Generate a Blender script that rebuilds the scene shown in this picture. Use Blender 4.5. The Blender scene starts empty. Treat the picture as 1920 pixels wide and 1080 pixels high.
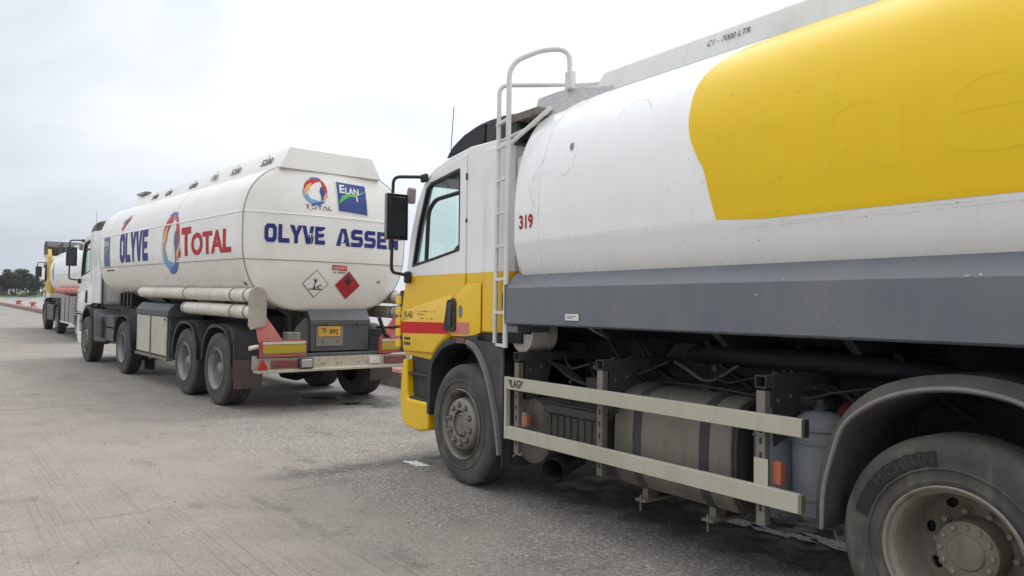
import bpy, bmesh, math, random
from mathutils import Vector, Matrix, Euler
from mathutils.geometry import tessellate_polygon
import numpy as np
R = math.radians
sc = bpy.context.scene
col = sc.collection
random.seed(7)

# ------------------------------------------------------------------ camera
FPX, PITCH, ROLL, CAMH = 1417.4, .797, 1.024, 1.621
cd = bpy.data.cameras.new('camera'); cam = bpy.data.objects.new('camera', cd); col.objects.link(cam)
cd.sensor_width = 36; cd.lens = FPX * 36 / 1920; cd.clip_start = .05; cd.clip_end = 6000
cam.matrix_world = Matrix.Translation((0, 0, CAMH)) @ Matrix.Rotation(R(90 + PITCH), 4, 'X') @ Matrix.Rotation(R(ROLL), 4, 'Z')
sc.camera = cam

# ------------------------------------------------------------------ sky, sun, exposure
SUN_EL, SUN_AZ = 58, 40          # azimuth measured from +Y towards +X
w = bpy.data.worlds.new('World'); sc.world = w; w.use_nodes = True
nt = w.node_tree; nt.nodes.clear()
def wn(t, **k):
    n = nt.nodes.new(t)
    for a, b in k.items(): setattr(n, a, b)
    return n
out = wn('ShaderNodeOutputWorld'); bg = wn('ShaderNodeBackground'); nt.links.new(bg.outputs[0], out.inputs[0])
sky = wn('ShaderNodeTexSky', sky_type='NISHITA', sun_disc=False, sun_elevation=R(SUN_EL), sun_rotation=R(SUN_AZ), dust_density=3)
bg.inputs[1].default_value = .1
tc = wn('ShaderNodeTexCoord')
sep = wn('ShaderNodeSeparateXYZ'); nt.links.new(tc.outputs['Generated'], sep.inputs[0])
mp = wn('ShaderNodeMapping'); mp.inputs['Scale'].default_value = (1, 1, 2.2); nt.links.new(tc.outputs['Generated'], mp.inputs[0])
ns = wn('ShaderNodeTexNoise'); ns.inputs['Scale'].default_value = 2.1; ns.inputs['Detail'].default_value = 7; ns.inputs['Roughness'].default_value = .52; ns.inputs['Distortion'].default_value = .5
nt.links.new(mp.outputs[0], ns.inputs[0])
# elevation ramp of the cloud deck: grey blue low, near white higher up
rp = wn('ShaderNodeValToRGB'); nt.links.new(sep.outputs[2], rp.inputs[0])
e = rp.color_ramp.elements; e[0].position = 0; e[0].color = (5.5, 5.8, 6.2, 1); e[1].position = .35; e[1].color = (7.2, 7.45, 7.7, 1)
x = rp.color_ramp.elements.new(.14); x.color = (6.3, 6.6, 7.0, 1)
x = rp.color_ramp.elements.new(1.0); x.color = (15., 15.2, 15.4, 1)
# broad brighter side of the deck towards the veiled sun
dt = wn('ShaderNodeVectorMath', operation='DOT_PRODUCT'); nt.links.new(tc.outputs['Generated'], dt.inputs[0])
dt.inputs[1].default_value = (math.sin(R(SUN_AZ)) * math.cos(R(35)), math.cos(R(SUN_AZ)) * math.cos(R(35)), math.sin(R(35)))
mr = wn('ShaderNodeMapRange'); nt.links.new(dt.outputs['Value'], mr.inputs[0])
mr.inputs[1].default_value = .1; mr.inputs[2].default_value = 1; mr.inputs[3].default_value = .94; mr.inputs[4].default_value = 1.4
nr = wn('ShaderNodeValToRGB'); nt.links.new(ns.outputs[0], nr.inputs[0])
e = nr.color_ramp.elements; e[0].position = .38; e[0].color = (.87, .895, .935, 1); e[1].position = .62; e[1].color = (1.14, 1.13, 1.12, 1)
m1 = wn('ShaderNodeMix', data_type='RGBA', blend_type='MULTIPLY'); m1.inputs[0].default_value = 1
nt.links.new(rp.outputs[0], m1.inputs[6]); nt.links.new(nr.outputs[0], m1.inputs[7])
m2 = wn('ShaderNodeVectorMath', operation='SCALE'); nt.links.new(m1.outputs[2], m2.inputs[0]); nt.links.new(mr.outputs[0], m2.inputs['Scale'])
m3 = wn('ShaderNodeMix', data_type='RGBA'); m3.inputs[0].default_value = .93
nt.links.new(sky.outputs[0], m3.inputs[6]); nt.links.new(m2.outputs[0], m3.inputs[7]); nt.links.new(m3.outputs[2], bg.inputs[0])
sl = bpy.data.lights.new('sun', 'SUN'); sl.energy = .9; sl.angle = R(25); sl.color = (1, .97, .93)
so = bpy.data.objects.new('sun', sl); col.objects.link(so)
sd = Vector((math.sin(R(SUN_AZ)) * math.cos(R(SUN_EL)), math.cos(R(SUN_AZ)) * math.cos(R(SUN_EL)), math.sin(R(SUN_EL))))
so.rotation_euler = sd.to_track_quat('Z', 'Y').to_euler()
sc.view_settings.view_transform = 'Standard'; sc.view_settings.look = 'None'; sc.view_settings.gamma = 1
sc.view_settings.exposure = .3; sc.view_settings.use_curve_mapping = False
sc.cycles.max_bounces = 8; sc.cycles.transparent_max_bounces = 12

# ------------------------------------------------------------------ materials
class NT:
    def __init__(s, name):
        s.m = bpy.data.materials.new(name); s.m.use_nodes = True; s.t = s.m.node_tree
        s.b = s.t.nodes['Principled BSDF']
        s.tc = s.n('ShaderNodeTexCoord').outputs['Object']
    def n(s, t, **k):
        n = s.t.nodes.new(t)
        for a, b in k.items(): setattr(n, a, b)
        return n
    def put(s, sock, v):
        if isinstance(v, bpy.types.NodeSocket): s.t.links.new(v, sock)
        elif isinstance(v, (tuple, list)): sock.default_value = tuple(v) + ((1,) if len(v) == 3 and sock.type == 'RGBA' else ())
        else: sock.default_value = v
    def mapv(s, scale=(1, 1, 1), rot=(0, 0, 0), loc=(0, 0, 0), src=None):
        n = s.n('ShaderNodeMapping'); n.vector_type = 'POINT'
        s.put(n.inputs[0], src or s.tc); n.inputs['Scale'].default_value = scale; n.inputs['Rotation'].default_value = rot; n.inputs['Location'].default_value = loc
        return n.outputs[0]
    def noise(s, scale, detail=4, rough=.55, vec=None, dist=0):
        n = s.n('ShaderNodeTexNoise'); s.put(n.inputs[0], vec or s.tc)
        n.inputs['Scale'].default_value = scale; n.inputs['Detail'].default_value = detail; n.inputs['Roughness'].default_value = rough; n.inputs['Distortion'].default_value = dist
        return n.outputs[0]
    def ss(s, v, a, b, c=0, d=1):
        n = s.n('ShaderNodeMapRange', interpolation_type='SMOOTHSTEP'); s.put(n.inputs[0], v)
        for i, q in enumerate((a, b, c, d)): n.inputs[i + 1].default_value = q
        return n.outputs[0]
    def ma(s, op, a, b=0, c=None):
        n = s.n('ShaderNodeMath', operation=op); s.put(n.inputs[0], a); s.put(n.inputs[1], b)
        if c is not None: s.put(n.inputs[2], c)
        return n.outputs[0]
    def mix(s, f, a, b, blend='MIX'):
        n = s.n('ShaderNodeMix', data_type='RGBA', blend_type=blend); s.put(n.inputs[0], f); s.put(n.inputs[6], a); s.put(n.inputs[7], b)
        return n.outputs[2]
    def xyz(s, v=None):
        n = s.n('ShaderNodeSeparateXYZ'); s.put(n.inputs[0], v or s.tc); return n.outputs
    def bump(s, h, strength=.3, dist=.01):
        n = s.n('ShaderNodeBump'); n.inputs['Strength'].default_value = strength; n.inputs['Distance'].default_value = dist
        s.put(n.inputs['Height'], h); s.t.links.new(n.outputs[0], s.b.inputs['Normal'])
    def fin(s, c, rough=.5, metal=0, spec=.5, coat=0):
        s.put(s.b.inputs['Base Color'], c); s.put(s.b.inputs['Roughness'], rough); s.put(s.b.inputs['Metallic'], metal)
        s.b.inputs['Specular IOR Level'].default_value = spec; s.b.inputs['Coat Weight'].default_value = coat; s.b.inputs['Coat Roughness'].default_value = .12
        return s.m
_mc = {}
def paint(name, c, rough=.4, dirt=.25, dc=(.30, .27, .22), metal=0, coat=0, sc_=1.5, spec=.5, bump=0, speck=0):
    """plain coat with uneven dirt: broad patches, vertical runs and fine grain"""
    if name in _mc: return _mc[name]
    s = NT(name)
    a = s.ss(s.noise(sc_, 5, .6), .42, .72)
    b = s.ss(s.noise(1, 5, .65, s.mapv((sc_ * 6, sc_ * 6, sc_ * .7))), .48, .75)
    g = s.ss(s.noise(90, 3, .6), .4, .75)
    f = s.ma('MULTIPLY', s.ma('ADD', s.ma('ADD', a, s.ma('MULTIPLY', b, .7)), s.ma('MULTIPLY', g, .25)), dirt)
    cc = s.mix(s.ma('MINIMUM', f, .95), c, dc)
    if speck:
        sp = s.ss(s.noise(38, 2, .5, s.mapv((.6, 1, 2))), .74, .77)
        cc = s.mix(s.ma('MULTIPLY', sp, speck), cc, (.6, .6, .58))
    if bump: s.bump(s.noise(14, 5, .6), bump, .01)
    _mc[name] = s.fin(cc, s.ma('ADD', s.ma('MULTIPLY', f, .5), rough), metal, spec, coat)
    return _mc[name]
def banded(name, bands, rough=.3, coat=.3, dirt=.1, dc=(.3, .26, .2)):
    """paint whose colour changes at fixed heights, bands = [(z, colour below z), ..., (None, colour above)]"""
    s = NT(name); z = s.xyz()[2]; c = bands[-1][1]
    for h, cc in reversed(bands[:-1]): c = s.mix(s.ma('LESS_THAN', z, h), c, cc)
    a = s.ss(s.noise(2.2, 5, .6), .45, .75); b = s.ss(s.noise(1, 4, .6, s.mapv((9, 9, 1.2))), .5, .78)
    f = s.ma('MULTIPLY', s.ma('ADD', a, s.ma('MULTIPLY', b, .6)), dirt)
    return s.fin(s.mix(f, c, dc), s.ma('ADD', s.ma('MULTIPLY', f, .4), rough), 0, .5, coat)

YEL = (.82, .50, .001); WHT = (.84, .84, .835); 
def tankmat(name, base, dc, amt, seams=()):
    s = NT(name); o = s.xyz()
    runs = s.ss(s.noise(1, 6, .65, s.mapv((7, 1, .5))), .52, .78)
    pat = s.ss(s.noise(1.1, 5, .6), .4, .75)
    f = s.ma('MULTIPLY', s.ma('ADD', s.ma('MULTIPLY', runs, .55), s.ma('MULTIPLY', pat, .5)), amt)
    # road film, heavy on the belly where the wheels throw it, ragged upper edge
    zz = s.ma('ADD', o[2], s.ma('MULTIPLY', s.noise(2.4, 5, .6), .5))
    film = s.ss(zz, 2.75, 1.75, 0, .30)
    film = s.ma('MULTIPLY', film, s.ss(s.noise(3, 5, .6), .2, .7, .5, 1))
    c = s.mix(s.ma('MINIMUM', s.ma('ADD', f, film), .9), base, dc)
    # scuffs: short dark scratches
    n1 = s.noise(1, 3, .6, s.mapv((3, 1, 60), rot=(0, .04, 0))); n2 = s.noise(2.0, 3, .5)
    sc1 = s.ma('MULTIPLY', s.ss(n1, .70, .74), s.ss(n2, .55, .62))
    c = s.mix(s.ma('MULTIPLY', sc1, .25), c, (.22, .21, .2))
    s.bump(s.noise(1.6, 3, .5), .05, .03)
    return s.fin(c, s.ma('ADD', s.ma('MULTIPLY', f, .5), .26), 0, .5, .3)
M = {}
M['tank1'] = tankmat('tank_white_paint', (.88, .885, .885), (.52, .48, .40), .24)
M['tank2'] = tankmat('trailer_cream_paint', (.80, .785, .745), (.48, .43, .34), .38)
M['cab1'] = banded('cab_yellow_and_white_paint', [(1.842, YEL), (None, WHT)], coat=.12)
M['cab2'] = banded('cab_white_paint', [(None, (.76, .76, .74))])
M['cab3'] = banded('cab_white_and_yellow_paint', [(1.5, (.74, .72, .68)), (None, (.62, .39, .02))])
s = NT('yellow_wave_paint')
f = s.ss(s.noise(1.3, 5, .6), .35, .75)
M['wave'] = s.fin(s.mix(s.ma('MULTIPLY', f, .22), (.82, .53, .001), (.74, .46, .002)), s.ma('ADD', s.ma('MULTIPLY', f, .12), .30), 0, .3, .12)
M['ghost'] = paint('ghost_letter_yellow', (.82, .535, .004), .32, .10, (.74, .465, .003), coat=.1, spec=.3)
M['ghostedge'] = paint('ghost_letter_scuff', (.42, .27, .04), .5, .3)
M['skirt'] = paint('blue_grey_skirt_paint', (.125, .143, .165), .32, .35, (.21, .205, .19), coat=.15, speck=.8, bump=.05)
M['white'] = paint('white_metal_paint', (.72, .72, .70), .38, .3, (.45, .41, .34))
M['whitedirty'] = paint('dirty_white_paint', (.62, .59, .53), .45, .6, (.28, .24, .18))
M['endplate'] = paint('stained_end_plate', (.40, .375, .32), .5, .6, (.22, .19, .15))
M['creambeam'] = paint('worn_cream_beam', (.46, .43, .34), .5, .7, (.24, .20, .15), bump=.1)
M['beige'] = paint('beige_rail_paint', (.47, .45, .36), .45, .45, (.33, .30, .23), coat=.1)
M['tan'] = paint('dusty_tank_metal', (.22, .20, .17), .5, .8, (.13, .115, .09), metal=.25, bump=.15)
M['dust'] = paint('dusty_dark_steel', (.042, .043, .046), .6, .7, (.10, .09, .075), bump=.3)
M['chassis'] = paint('chassis_dark_paint', (.009, .011, .015), .6, .3, (.028, .026, .024))
M['bluechassis'] = paint('blue_black_frame_paint', (.03, .04, .065), .5, .4, (.07, .065, .06))
M['greybox'] = paint('dark_grey_paint', (.060, .065, .070), .45, .4, (.12, .115, .10))
M['plastic'] = paint('dark_grey_plastic', (.026, .028, .032), .5, .4, (.085, .08, .072), bump=.1)
M['fender'] = paint('dusty_black_mudguard', (.028, .029, .031), .6, .7, (.12, .112, .10), bump=.3)
M['lip'] = paint('scuffed_mudguard_lip', (.16, .16, .155), .6, .6, (.26, .24, .21), bump=.2)
M['black'] = paint('gloss_black_plastic', (.008, .009, .012), .18, .15, (.05, .05, .05), coat=.4)
M['blackm'] = paint('matt_black_plastic', (.018, .018, .02), .5, .4, (.06, .06, .058))
M['voidblack'] = paint('satin_black_panel', (.006, .006, .007), .3, .05, spec=.25)
M['tyreletter'] = paint('raised_tyre_letters', (.030, .030, .030), .6, .5, (.07, .066, .06))
M['tyre'] = paint('dusty_tyre_rubber', (.050, .048, .045), .75, .8, (.135, .125, .105), sc_=3, bump=.2)
M['tyre2'] = paint('trailer_tyre_rubber', (.055, .053, .051), .75, .6, (.14, .13, .115), sc_=3, bump=.2)
M['tyreblack'] = paint('clean_tyre_rubber', (.010, .010, .011), .55, .12, (.07, .065, .06))
M['rim'] = paint('dusty_wheel_steel', (.24, .225, .195), .5, .8, (.13, .115, .09), metal=.2, bump=.2)
M['rimd'] = paint('mud_caked_wheel_steel', (.27, .245, .205), .6, .8, (.15, .13, .10), metal=.1, bump=.3)
M['rim2'] = paint('silver_wheel_steel', (.30, .30, .295), .45, .6, (.15, .14, .125), metal=.3)
M['cyl'] = paint('blue_grey_air_tank', (.17, .195, .225), .5, .6, (.24, .22, .18), bump=.15, speck=.5)
M['red'] = paint('red_paint', (.50, .012, .018), .4, .15)
M['deepred'] = paint('dusty_red_air_tank', (.22, .02, .02), .5, .5, (.15, .08, .06))
M['redpatch'] = paint('red_stripe_paint', (.55, .006, .008), .45, .03, (.4, .08, .05), spec=.3)
M['pinkred'] = paint('faded_red_paint', (.62, .16, .15), .45, .4, (.5, .33, .28))
M['dullred'] = paint('dull_red_board', (.30, .045, .045), .5, .5, (.3, .2, .17))
M['pinktube'] = paint('faded_pink_tube_paint', (.58, .13, .13), .45, .3, (.45, .2, .18))
M['orange'] = paint('orange_reflector', (.50, .13, .06), .35, .7, (.3, .2, .15))
M['redglass'] = paint('red_lamp_lens', (.42, .01, .012), .15, .1, coat=.5)
M['darkred'] = paint('dull_red_lamp_lens', (.16, .035, .04), .3, .4, (.15, .1, .09), coat=.3)
M['navy'] = paint('navy_lettering', (.018, .028, .19), .5, .04, (.3, .3, .3), spec=.25)
M['navysign'] = paint('navy_sign_film', (.020, .042, .23), .35, .12, (.3, .3, .3))
M['crimson'] = paint('crimson_lettering', (.46, .010, .018), .5, .04, (.5, .3, .28), spec=.25)
M['maroon'] = paint('maroon_lettering', (.22, .03, .035), .5, .2)
M['diamond'] = paint('crimson_placard', (.36, .012, .03), .4, .2, (.3, .1, .1))
M['ink'] = paint('black_lettering', (.018, .018, .018), .5, .15, (.2, .2, .19))
M['fadedink'] = paint('faded_dark_lettering', (.22, .155, .03), .5, .5, (.5, .35, .05))
M['greyink'] = paint('worn_grey_lettering', (.13, .13, .13), .5, .6, (.6, .6, .57))
M['green'] = paint('green_stroke_paint', (.09, .48, .06), .4, .1)
M['lblue'] = paint('light_blue_print', (.16, .36, .62), .4, .1); M['mblue'] = paint('mid_blue_print', (.05, .12, .42), .4, .1)
M['lorange'] = paint('orange_print', (.78, .38, .12), .4, .1)
M['placard'] = paint('white_placard', (.75, .74, .70), .4, .1)
M['plate'] = paint('orange_number_plate', (.62, .32, .02), .4, .25, (.3, .2, .08))
M['reflyel'] = paint('yellow_reflector', (.42, .30, .02), .35, .4, (.3, .22, .08))
M['seam'] = paint('dark_seam_sealant', (.16, .145, .12), .6, .5)
M['bead'] = paint('seam_bead_painted_highlight', (.9, .9, .88), .4, .1)  # whiter than the tank: the ridge's highlight is put into its colour
M['interior'] = paint('cab_interior_trim', (.10, .10, .105), .7, .3)
M['mauve'] = paint('mauve_mirror_back', (.28, .22, .23), .35, .2)
M['rust'] = paint('rust_brown_steel', (.14, .065, .035), .7, .6, (.08, .05, .035))
M['chrome'] = paint('worn_bright_metal', (.5, .5, .5), .35, .4, metal=.8)
s = NT('tinted_glass')
g = s.n('ShaderNodeBsdfGlass'); tr = s.n('ShaderNodeBsdfTransparent'); gl = s.n('ShaderNodeBsdfGlossy'); lw = s.n('ShaderNodeLayerWeight'); lw.inputs[0].default_value = .5; mx = s.n('ShaderNodeMixShader')
s.t.nodes.remove(g); tr.inputs[0].default_value = (.83, .925, .90, 1); gl.inputs['Roughness'].default_value = .03
s.t.links.new(s.ma('ADD', s.ma('MULTIPLY', s.ma('POWER', lw.outputs['Facing'], 5), .9), .05), mx.inputs[0]); s.t.links.new(tr.outputs[0], mx.inputs[1]); s.t.links.new(gl.outputs[0], mx.inputs[2])
s.t.links.new(mx.outputs[0], s.t.nodes['Material Output'].inputs[0]); M['glass'] = s.m
s = NT('mirror_glass'); M['mirror'] = s.fin((.06, .065, .07), .05, .6, .8)
s = NT('checker_plate')
vo = s.n('ShaderNodeTexChecker'); s.put(vo.inputs[0], s.mapv((1, 1, 1), rot=(R(45), R(10), R(45)))); vo.inputs['Scale'].default_value = 26
M['checker'] = s.fin(s.mix(s.ma('MULTIPLY', vo.outputs[1], .5), (.50, .50, .49), (.36, .36, .355)), .4, .2); s.bump(vo.outputs[1], .5, .004)

# ------------------------------------------------------------------ mesh helpers
class MB:
    def __init__(s): s.v = []; s.f = []; s.mi = []
    def add(s, vs, fs, mi=0):
        o = len(s.v); s.v += [tuple(v) for v in vs]; s.f += [tuple(i + o for i in f) for f in fs]; s.mi += [mi] * len(fs); return s
    def box(s, x0, x1, y0, y1, z0, z1, mi=0):
        x0, x1 = sorted((x0, x1)); y0, y1 = sorted((y0, y1)); z0, z1 = sorted((z0, z1))
        return s.add([(x0, y0, z0), (x1, y0, z0), (x1, y1, z0), (x0, y1, z0), (x0, y0, z1), (x1, y0, z1), (x1, y1, z1), (x0, y1, z1)],
                     [(3, 2, 1, 0), (4, 5, 6, 7), (0, 1, 5, 4), (1, 2, 6, 5), (2, 3, 7, 6), (3, 0, 4, 7)], mi)
    def tube(s, pts, r, n=10, mi=0, caps=True, r2=None):
        pts = [Vector(p) for p in pts]; rings = []
        t = (pts[1] - pts[0]).normalized(); u = t.orthogonal().normalized()
        for i, p in enumerate(pts):
            a = pts[i] - pts[i - 1] if i else pts[1] - pts[0]; b = pts[i + 1] - pts[i] if i < len(pts) - 1 else a
            tt = (a.normalized() + b.normalized()).normalized(); u = (u - tt * u.dot(tt)).normalized(); v = tt.cross(u)
            k = 1 / max(.5, tt.dot(a.normalized())); rr = r if r2 is None else r + (r2 - r) * i / (len(pts) - 1)
            rings.append([p + (u * math.cos(q) + v * math.sin(q)) * rr for q in [2 * math.pi * j / n for j in range(n)]])
        return s.rings(rings, True, caps, mi)
    def rings(s, rings, closed=True, caps=True, mi=0):
        n = len(rings[0]); vs = [p for r in rings for p in r]; fs = []
        for i in range(len(rings) - 1):
            for j in range(n if closed else n - 1):
                k = (j + 1) % n; fs.append((i * n + j, i * n + k, (i + 1) * n + k, (i + 1) * n + j))
        if caps: fs += [tuple(reversed(range(n))), tuple((len(rings) - 1) * n + j for j in range(n))]
        return s.add(vs, fs, mi)
    def lathe(s, prof, c, axis='y', n=40, mi=0, a0=0, a1=2 * math.pi):
        """prof = [(radius, along axis)]; c = centre"""
        cl = abs(a1 - a0 - 2 * math.pi) < 1e-6; m = n if cl else n + 1; rings = []
        for r, h in prof:
            ring = []
            for j in range(m):
                q = a0 + (a1 - a0) * j / n; a, b = r * math.cos(q), r * math.sin(q)
                ring.append((c[0] + a, c[1] + h, c[2] + b) if axis == 'y' else ((c[0] + h, c[1] + a, c[2] + b) if axis == 'x' else (c[0] + a, c[1] + b, c[2] + h)))
            rings.append(ring)
        return s.rings(rings, cl, False, mi)
    def prism(s, poly, a0, a1, plane='xz', holes=(), mi=0, fn=None):
        """poly in a plane, extruded from a0 to a1 along the third axis"""
        def P(p, a): return {'xz': (p[0], a, p[1]), 'yz': (a, p[0], p[1]), 'xy': (p[0], p[1], a)}[plane]
        loops = [list(poly)] + [list(h) for h in holes]; flat = [p for l in loops for p in l]
        tri = tessellate_polygon([[Vector((p[0], p[1], 0)) for p in l] for l in loops]); n = len(flat)
        vs = [P(p, a0) for p in flat] + [P(p, a1) for p in flat]
        fs = [tuple(t) for t in tri] + [tuple(i + n for i in reversed(t)) for t in tri]; o = 0
        if not holes: fs = [tuple(range(n)), tuple(i + n for i in reversed(range(n)))]
        for l in loops:
            m = len(l); fs += [(o + (j + 1) % m, o + j, o + j + n, o + (j + 1) % m + n) for j in range(m)]; o += m
        return s.add(vs, fs, mi)
    def mesh(s, name, mats, smooth=35):
        me = bpy.data.meshes.new(name); me.from_pydata(s.v, [], s.f); me.validate()
        bm = bmesh.new(); bm.from_mesh(me); bmesh.ops.recalc_face_normals(bm, faces=bm.faces); bm.to_mesh(me); bm.free()
        for m in (mats if isinstance(mats, (list, tuple)) else [mats]): me.materials.append(m)
        if len(me.polygons) == len(s.mi): me.polygons.foreach_set('material_index', s.mi)
        if smooth: me.shade_smooth(); me.set_sharp_from_angle(angle=R(smooth))
        return me
    def obj(s, name, mats, parent=None, bevel=0, seg=2, smooth=35, label=None):
        o = bpy.data.objects.new(name, s.mesh(name, mats, smooth)); col.objects.link(o)
        if parent: o.parent = parent
        if bevel:
            b = o.modifiers.new('bevel', 'BEVEL'); b.width = bevel; b.segments = seg; b.limit_method = 'ANGLE'; b.angle_limit = R(30)
        if label: o['label'] = label
        return o
def B(*a): return MB().box(*a)
def thing(name, label, cat, loc=(0, 0, 0), rot=(0, 0, 0), group=None, scale=1):
    o = bpy.data.objects.new(name, None); col.objects.link(o); o.location = loc; o.rotation_euler = rot; o.empty_display_size = .2
    o['label'] = label; o['category'] = cat
    if group: o['group'] = group
    if scale != 1: o.scale = (scale,) * 3
    return o
def tag(o, label, cat, group=None, kind=None):
    if kind: o['kind'] = kind
    if label: o['label'] = label
    if cat: o['category'] = cat
    if group: o['group'] = group
    return o
def part(name, parent, loc=(0, 0, 0), rot=(0, 0, 0)):
    o = bpy.data.objects.new(name, None); col.objects.link(o); o.parent = parent; o.location = loc; o.rotation_euler = rot; o.empty_display_size = .1; return o
def dup(o, parent=None, loc=None, rot=None):
    c = o.copy(); col.objects.link(c)
    if parent is not None: c.parent = parent
    if loc is not None: c.location = loc
    if rot is not None: c.rotation_euler = rot
    for ch in list(o.children): dup(ch, c)
    return c
def crom(pts, n=6, closed=False):
    P = [Vector(p) for p in pts]; out = []; N = len(P)
    for i in range(N if closed else N - 1):
        a = P[(i - 1) % N] if closed or i else P[0]; b = P[i]; c = P[(i + 1) % N]; d = P[(i + 2) % N] if closed or i + 2 < N else P[-1]
        for k in range(n):
            t = k / n; out.append(.5 * ((2 * b) + (c - a) * t + (2 * a - 5 * b + 4 * c - d) * t * t + (-a + 3 * b - 3 * c + d) * t ** 3))
    if not closed: out.append(P[-1])
    return out
def fillet(pts, r, n=5):
    P = [Vector(p) for p in pts]; out = [P[0]]
    for i in range(1, len(P) - 1):
        a = (P[i - 1] - P[i]); b = (P[i + 1] - P[i]); q = min(r, a.length * .48, b.length * .48)
        p0 = P[i] + a.normalized() * q; p1 = P[i] + b.normalized() * q
        for k in range(n + 1):
            t = k / n; out.append((1 - t) ** 2 * p0 + 2 * t * (1 - t) * P[i] + t * t * p1)
    return out + [P[-1]]

# ---- print laid on curved surfaces: text or polygons given in (u, v), mapped by fn to 3-D
def textmesh(txt, size, bold=0, shear=0, spacing=1):
    cu = bpy.data.curves.new('t', 'FONT'); cu.body = txt; cu.size = size; cu.offset = bold; cu.shear = shear; cu.space_character = spacing; cu.resolution_u = 4
    o = bpy.data.objects.new('t', cu); col.objects.link(o); dg = bpy.context.evaluated_depsgraph_get(); dg.update()
    me = bpy.data.meshes.new_from_object(o.evaluated_get(dg)); bpy.data.objects.remove(o); bpy.data.curves.remove(cu); return me
def mapped(me, name, mat, parent, fn, box=None, maxlen=.08, label=None):
    """box=(u0,u1,v0,v1): fit the flat mesh to this rectangle, then send it through fn(u, v)"""
    bm = bmesh.new(); bm.from_mesh(me); bmesh.ops.remove_doubles(bm, verts=bm.verts, dist=1e-6)
    if box:
        xs = [v.co.x for v in bm.verts]; ys = [v.co.y for v in bm.verts]; a, b, c, d = min(xs), max(xs), min(ys), max(ys)
        for v in bm.verts: v.co.x = box[0] + (v.co.x - a) / (b - a) * (box[1] - box[0]); v.co.y = box[2] + (v.co.y - c) / (d - c) * (box[3] - box[2])
    for _ in range(5):
        ed = [e for e in bm.edges if e.calc_length() > maxlen]
        if not ed: break
        bmesh.ops.subdivide_edges(bm, edges=ed, cuts=1); bmesh.ops.triangulate(bm, faces=bm.faces)
    nrm = []; h = .004
    for v in bm.verts:
        u_, v_ = v.co.x, v.co.y; p = Vector(fn(u_, v_)); n_ = (Vector(fn(u_ + h, v_)) - Vector(fn(u_ - h, v_))).cross(Vector(fn(u_, v_ + h)) - Vector(fn(u_, v_ - h)))
        nrm.append(n_.normalized()); v.co = p
    m = bpy.data.meshes.new(name); bm.to_mesh(m); bm.free(); m.materials.clear(); m.materials.append(mat); m.shade_smooth()
    m.update(); g = sum(((p.normal.dot(nrm[p.vertices[0]])) * p.area for p in m.polygons), 0)
    if g < 0: m.flip_normals()
    m.normals_split_custom_set_from_vertices([tuple(q) for q in nrm])
    o = bpy.data.objects.new(name, m); col.objects.link(o); o.parent = parent
    if label: o['label'] = label
    return o
def poly(name, pts, mat, parent, fn, maxlen=.08, holes=(), label=None):
    loops = [list(pts)] + [list(h) for h in holes]; flat = [p for l in loops for p in l]
    tri = tessellate_polygon([[Vector((p[0], p[1], 0)) for p in l] for l in loops])
    me = bpy.data.meshes.new('p'); me.from_pydata([(p[0], p[1], 0) for p in flat], [], [tuple(t) for t in tri])
    return mapped(me, name, mat, parent, fn, None, maxlen, label)
def polys(name, lists, mat, parent, fn, maxlen=.08, label=None):
    vs = []; fs = []
    for pts in lists:
        tri = tessellate_polygon([[Vector((p[0], p[1], 0)) for p in pts]]); o = len(vs); vs += [(p[0], p[1], 0) for p in pts]; fs += [tuple(i + o for i in t) for t in tri]
    me = bpy.data.meshes.new('p'); me.from_pydata(vs, [], fs)
    return mapped(me, name, mat, parent, fn, None, maxlen, label)
def text(name, txt, mat, parent, fn, box, bold=0, shear=0, maxlen=.08, label=None, spacing=1):
    return mapped(textmesh(txt, 1, bold, shear, spacing), name, mat, parent, fn, box, maxlen, label)

BL = {'O': ([(0, .2), (.2, 0), (.8, 0), (1, .2), (1, .8), (.8, 1), (.2, 1), (0, .8)], [[(.32, .3), (.38, .24), (.62, .24), (.68, .3), (.68, .7), (.62, .76), (.38, .76), (.32, .7)]]),
      'L': ([(0, 0), (.95, 0), (.95, .25), (.32, .25), (.32, 1), (0, 1)], []), 'Y': ([(.36, 0), (.68, 0), (.68, .38), (1.06, 1), (.70, 1), (.52, .66), (.34, 1), (-.04, 1), (.36, .38)], []),
      'V': ([(.33, 0), (.71, 0), (1.06, 1), (.72, 1), (.52, .34), (.32, 1), (-.04, 1)], []), 'E': ([(0, 0), (.95, 0), (.95, .24), (.32, .24), (.32, .39), (.85, .39), (.85, .61), (.32, .61), (.32, .76), (.95, .76), (.95, 1), (0, 1)], []),
      'A': ([(-.05, 0), (.28, 0), (.33, .18), (.70, .18), (.75, 0), (1.08, 0), (.72, 1), (.31, 1)], [[(.40, .38), (.63, .38), (.515, .78)]]),
      'S': ([(0, 0), (.82, 0), (1, .16), (1, .48), (.84, .61), (.32, .61), (.32, .76), (.95, .76), (.95, 1), (.18, 1), (0, .84), (0, .52), (.16, .39), (.68, .39), (.68, .24), (0, .24)], []),
      'N': ([(0, 0), (.31, 0), (.31, .5), (.66, 0), (1, 0), (1, 1), (.69, 1), (.69, .5), (.34, 1), (0, 1)], [])}
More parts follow.
